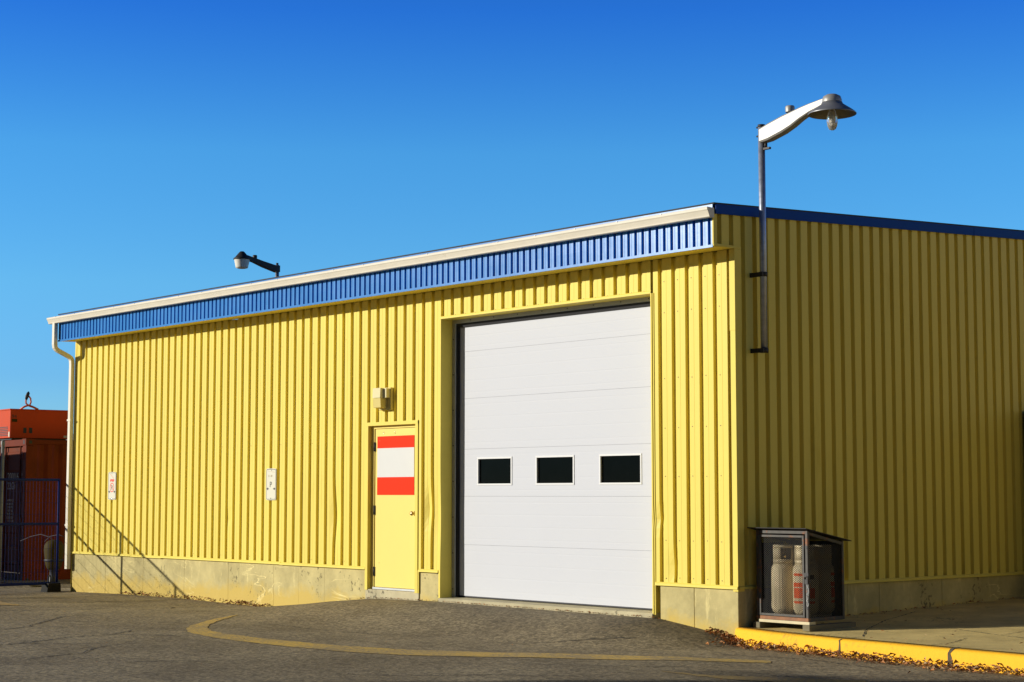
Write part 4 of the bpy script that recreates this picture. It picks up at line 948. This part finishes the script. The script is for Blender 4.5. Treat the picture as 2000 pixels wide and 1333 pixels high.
lf.tube([T_, T_ + Vector((0, -.045, .035)), T_ + Vector((0, -.05, .10)), T_ + Vector((0, -.03, .155)), T_ + Vector((0, .01, .165)), T_ + Vector((0, .04, .13)), T_ + Vector((0, .05, .06)), T_ + Vector((0, .03, .01))], .016, 8)
lift = lf.build('lifting_eye', 'hookorange', gs)
lift.matrix_parent_inverse = (Matrix.Translation(gs.location) @ Matrix.Rotation(CR, 4, 'Z')).inverted()
hk = MB(); hk.tube([T_ + Vector((0, -.045, .10)), T_ + Vector((0, -.03, .165)), T_ + Vector((0, -.005, .225)), T_ + Vector((0, 0, .255))], [.02, .036, .03, .008], 8); hko = hk.build('shackle', 'rubber', gs)
hko.matrix_parent_inverse = lift.matrix_parent_inverse
# thin pole, drum, grey building
pp = MB(); pp.tube([(-17.28, .35, -.1), (-17.28, .35, 2.37)], .030, 10); pp.lathe([(.034, 2.30), (.036, 2.36), (.02, 2.385), (.001, 2.39)], (-17.28, .35, 0), 10)
tag(pp.build('fence_post', 'postgrey'), 'thin grey post standing in front of the container doors', 'post')
dr = thing('yellow_drum', 'small faded yellow drum with a dark band for the fence shadow in the shade behind the fence', 'drum', (-15.75, .6, -.1))
DC = (-15.75, .6, 0)
m = MB(); m.lathe([(.001, .20), (.10, .20), (.125, .24), (.145, .32), (.155, .42), (.165, .52), (.16, .60), (.12, .66), (.05, .69), (.001, .69)], DC, 28); m.build('drum_body', 'drum', dr)
m = MB(); m.lathe([(.146, .325), (.160, .335), (.161, .36), (.150, .37)], DC, 28); m.build('shadow_band', 'rubber', dr)  # dark band standing in for the shadow of the fence bottom
m = MB(); m.lathe([(.001, -.12), (.11, -.12), (.10, .0), (.07, .05), (.07, .18), (.10, .205)], DC, 20); m.build('stand', 'rubber', dr)
m = MB(); m.tube([(-16.5, .35, .66), (-16.2, .4, .74), (-15.95, .45, .78), (-15.75, .5, .74), (-15.6, .55, .66)], .005, 6); m.build('cable', 'bracket2', dr)
m = MB(); m.tube([(-15.9, .5, .66), (-15.7, .5, .75), (-15.5, .55, .78), (-15.35, .6, .74)], .005, 6); m.build('cable', 'bracket2', dr)
gbd = thing('grey_building', 'distant grey metal roofed shed beyond the container', 'building', (-33, 9.5, 0))
m = MB(); m.box(-40, -26, 7.2, 14, -.2, 2.6); m.build('shed_wall', 'greybldg', gbd)
m = MB(); m.prism([(-40.2, 7.0, 2.6), (-40.2, 14.2, 2.6), (-40.2, 10.6, 3.2)], (14.4, 0, 0)); m.build('shed_roof', 'greybldg', gbd)
# unseen trailer added as a blocker out of frame: its shade falls on the container doors
tr = thing('shade_trailer', 'unseen grey trailer added to shade the container doors', 'trailer', (-20.6, -1.3, 0))
m = MB(); m.box(-22.4, -18.75, -2.3, -.75, .72, 2.84); m.build('trailer_body', 'trailer', tr, bevel=.03)
for x in (-21.0, -20.2):
    for y in (-2.25, -.9):
        m = MB(); m.tube([(x, y - .09, .33), (x, y + .09, .33)], .33, 20); w_ = m.build('wheel', 'rubber', tr)
m = MB(); m.bar((-18.75, -1.52, .66), (-17.9, -1.52, .5), .1); m.build('drawbar', 'darkiron', tr)

# unseen brick store added right of the frame: its bounce warms the shaded wall
bs = thing('bounce_store', 'unseen tan brick store added across the lane to bounce warm light', 'building', (17, 12, 0))
m = MB(); m.box(10, 22, 1, 34, -.2, 7.2); m.build('wall', 'brick', bs)
m = MB(); m.box(9.8, 22.2, .8, 34.2, 7.2, 7.5); m.build('parapet', 'slab', bs)
for i in range(5):
    m = MB(); m.box(9.94, 10.1, 4.5 + i * 6, 6.1 + i * 6, 1.2, 2.8); wf = m.build('window', 'lampgrey', bs); m = MB(); m.box(9.92, 10.0, 4.6 + i * 6, 6.0 + i * 6, 1.3, 2.7); m.build('pane', 'glass', wf)
# unseen warehouse added behind the camera to darken the fill light
dw = thing('blocker_warehouse', 'unseen dark brown warehouse added behind the camera to cut fill light', 'building', (15, -40, 0))
m = MB(); m.box(-9, 48, -50, -32, -.2, 12.5); m.build('wall', 'darkbrick', dw)
m = MB(); m.box(-9.2, 48.2, -50.2, -31.8, 12.5, 12.9); m.build('parapet', 'block', dw)
for i in range(8):
    m = MB(); m.box(-6 + i * 6.5, -2.5 + i * 6.5, -31.98, -31.9, 2, 6); m.build('window', 'glass', dw)
# ------------------------------------------------------------------ utility poles out of frame on the sunny side
def sun_back(px, py, dist): return px + SUN.x / SUN.y * -dist, py - dist
for (gx_, gy_, dist, h, r, lab) in ((3.1, -2.2, 17, 6.7, .09, 'wooden utility pole nearest the yard'), (2.2, -2.78, 22, 8.6, .17, 'thick wooden utility pole behind the nearer one'), (-10.2, -2.7, 20, 7.2, .09, 'wooden utility pole farthest left')):
    x, y = sun_back(gx_, gy_, dist); t = thing('utility_pole', lab, 'utility pole', (x, y, 0), group='utility poles along the street')
    m = MB(); m.tube([(x, y, -.3), (x, y, h)], [r, r * .7], 12); m.build('pole', 'bark', t)
    m = MB(); m.bar((x - .9, y + .2, h - .5), (x + .9, y - .2, h - .5), .1); m.build('crossarm', 'bark', t)

# ------------------------------------------------------------------ fallen leaves
lv = MB()
def leaf(x, y, z, s, up=1.):
    a = random.uniform(0, 2 * pi); tx = random.uniform(-.9, .9) * up; c, sn = cos(a), sin(a)
    d = Vector((c, sn, .5 * random.uniform(-1, 1) * up)).normalized(); n = Vector((-sn, c, tx)).normalized()
    p = Vector((x, y, z + s * .25 * up)); w = s * random.uniform(.35, .6); cur = Vector((0, 0, s * random.uniform(.05, .35) * up))
    pts = [p - d * s * .5, p - d * s * .1 + n * w * .5 + cur, p + d * s * .5, p - d * s * .1 - n * w * .5 + cur]
    k = random.choices((0, 1, 2), (4, 5, 3))[0]
    lv.poly([pts[0], pts[1], pts[2]], k); lv.poly([pts[0], pts[2], pts[3]], k)
def zg(x, y): return ground_z(x, y) + .004
for _ in range(3100):
    x = -.12 + 4.6 * random.random(); dens = .55 + .45 * mnoise.noise(Vector((x * 2.2, 0, 4)))
    if random.random() > dens + .15: continue
    w = .05 + .11 * max(0, .6 + mnoise.noise(Vector((x * 1.6, 3, 0)))); off = abs(random.gauss(0, w))
    h = max(0, .055 - off * .45) * random.random()
    leaf(x, kerb_y(x) - .02 - off, zg(x, kerb_y(x) - off) + h, random.choice((.6, 1, 1, 1.4)) * random.uniform(.02, .046))
for _ in range(220):
    x = random.uniform(-.36, .12); off = abs(random.gauss(0, .05)); yy = (0 if x < 0 else kerb_y(x)) - .012 - off
    leaf(x, yy, zg(x, yy) + max(0, .04 - off * .4) * random.random(), random.uniform(.025, .055))
for _ in range(800):
    x = random.uniform(-12.2, -8.25); cl = mnoise.noise(Vector((x * 1.1, 7, 0)))
    if x > -9.2: cl += .5
    if random.random() > cl + .3: continue
    off = abs(random.gauss(0, .05 + .04 * max(0, cl))); leaf(x, -.005 - off, zg(x, -off) + max(0, .05 - off * .5) * random.random(), random.uniform(.025, .055))
for _ in range(260):
    x = random.uniform(-6.5, -1.0); yy = (-.035 if x > -4.63 else -.01) - abs(random.gauss(0, .012)); leaf(x, yy, zg(x, yy), random.uniform(.014, .034))
for _ in range(90):
    x = random.uniform(.1, 4); yy = kerb_y(x) + random.uniform(.1, 3.5); leaf(x, yy, pav_z(x, yy) + .004, random.uniform(.02, .045), .5)
for _ in range(120):
    x = random.uniform(.05, 4); cl = abs(random.gauss(0, .05)); leaf(.02 + cl, .9 + x * 1.2, pav_z(0, .9 + x * 1.2) + .004, random.uniform(.02, .05))
for _ in range(150):
    x = random.uniform(-9, 3); yy = random.uniform(-6, -.3); leaf(x, yy, zg(x, yy) - .002, random.uniform(.012, .03), .35)
o = lv.build('fallen_leaves', ['leafa', 'leafb', 'leafc']); o['kind'] = 'stuff'; o['label'] = 'dry brown leaves drifted along the kerb and wall base'; o['category'] = 'leaves'
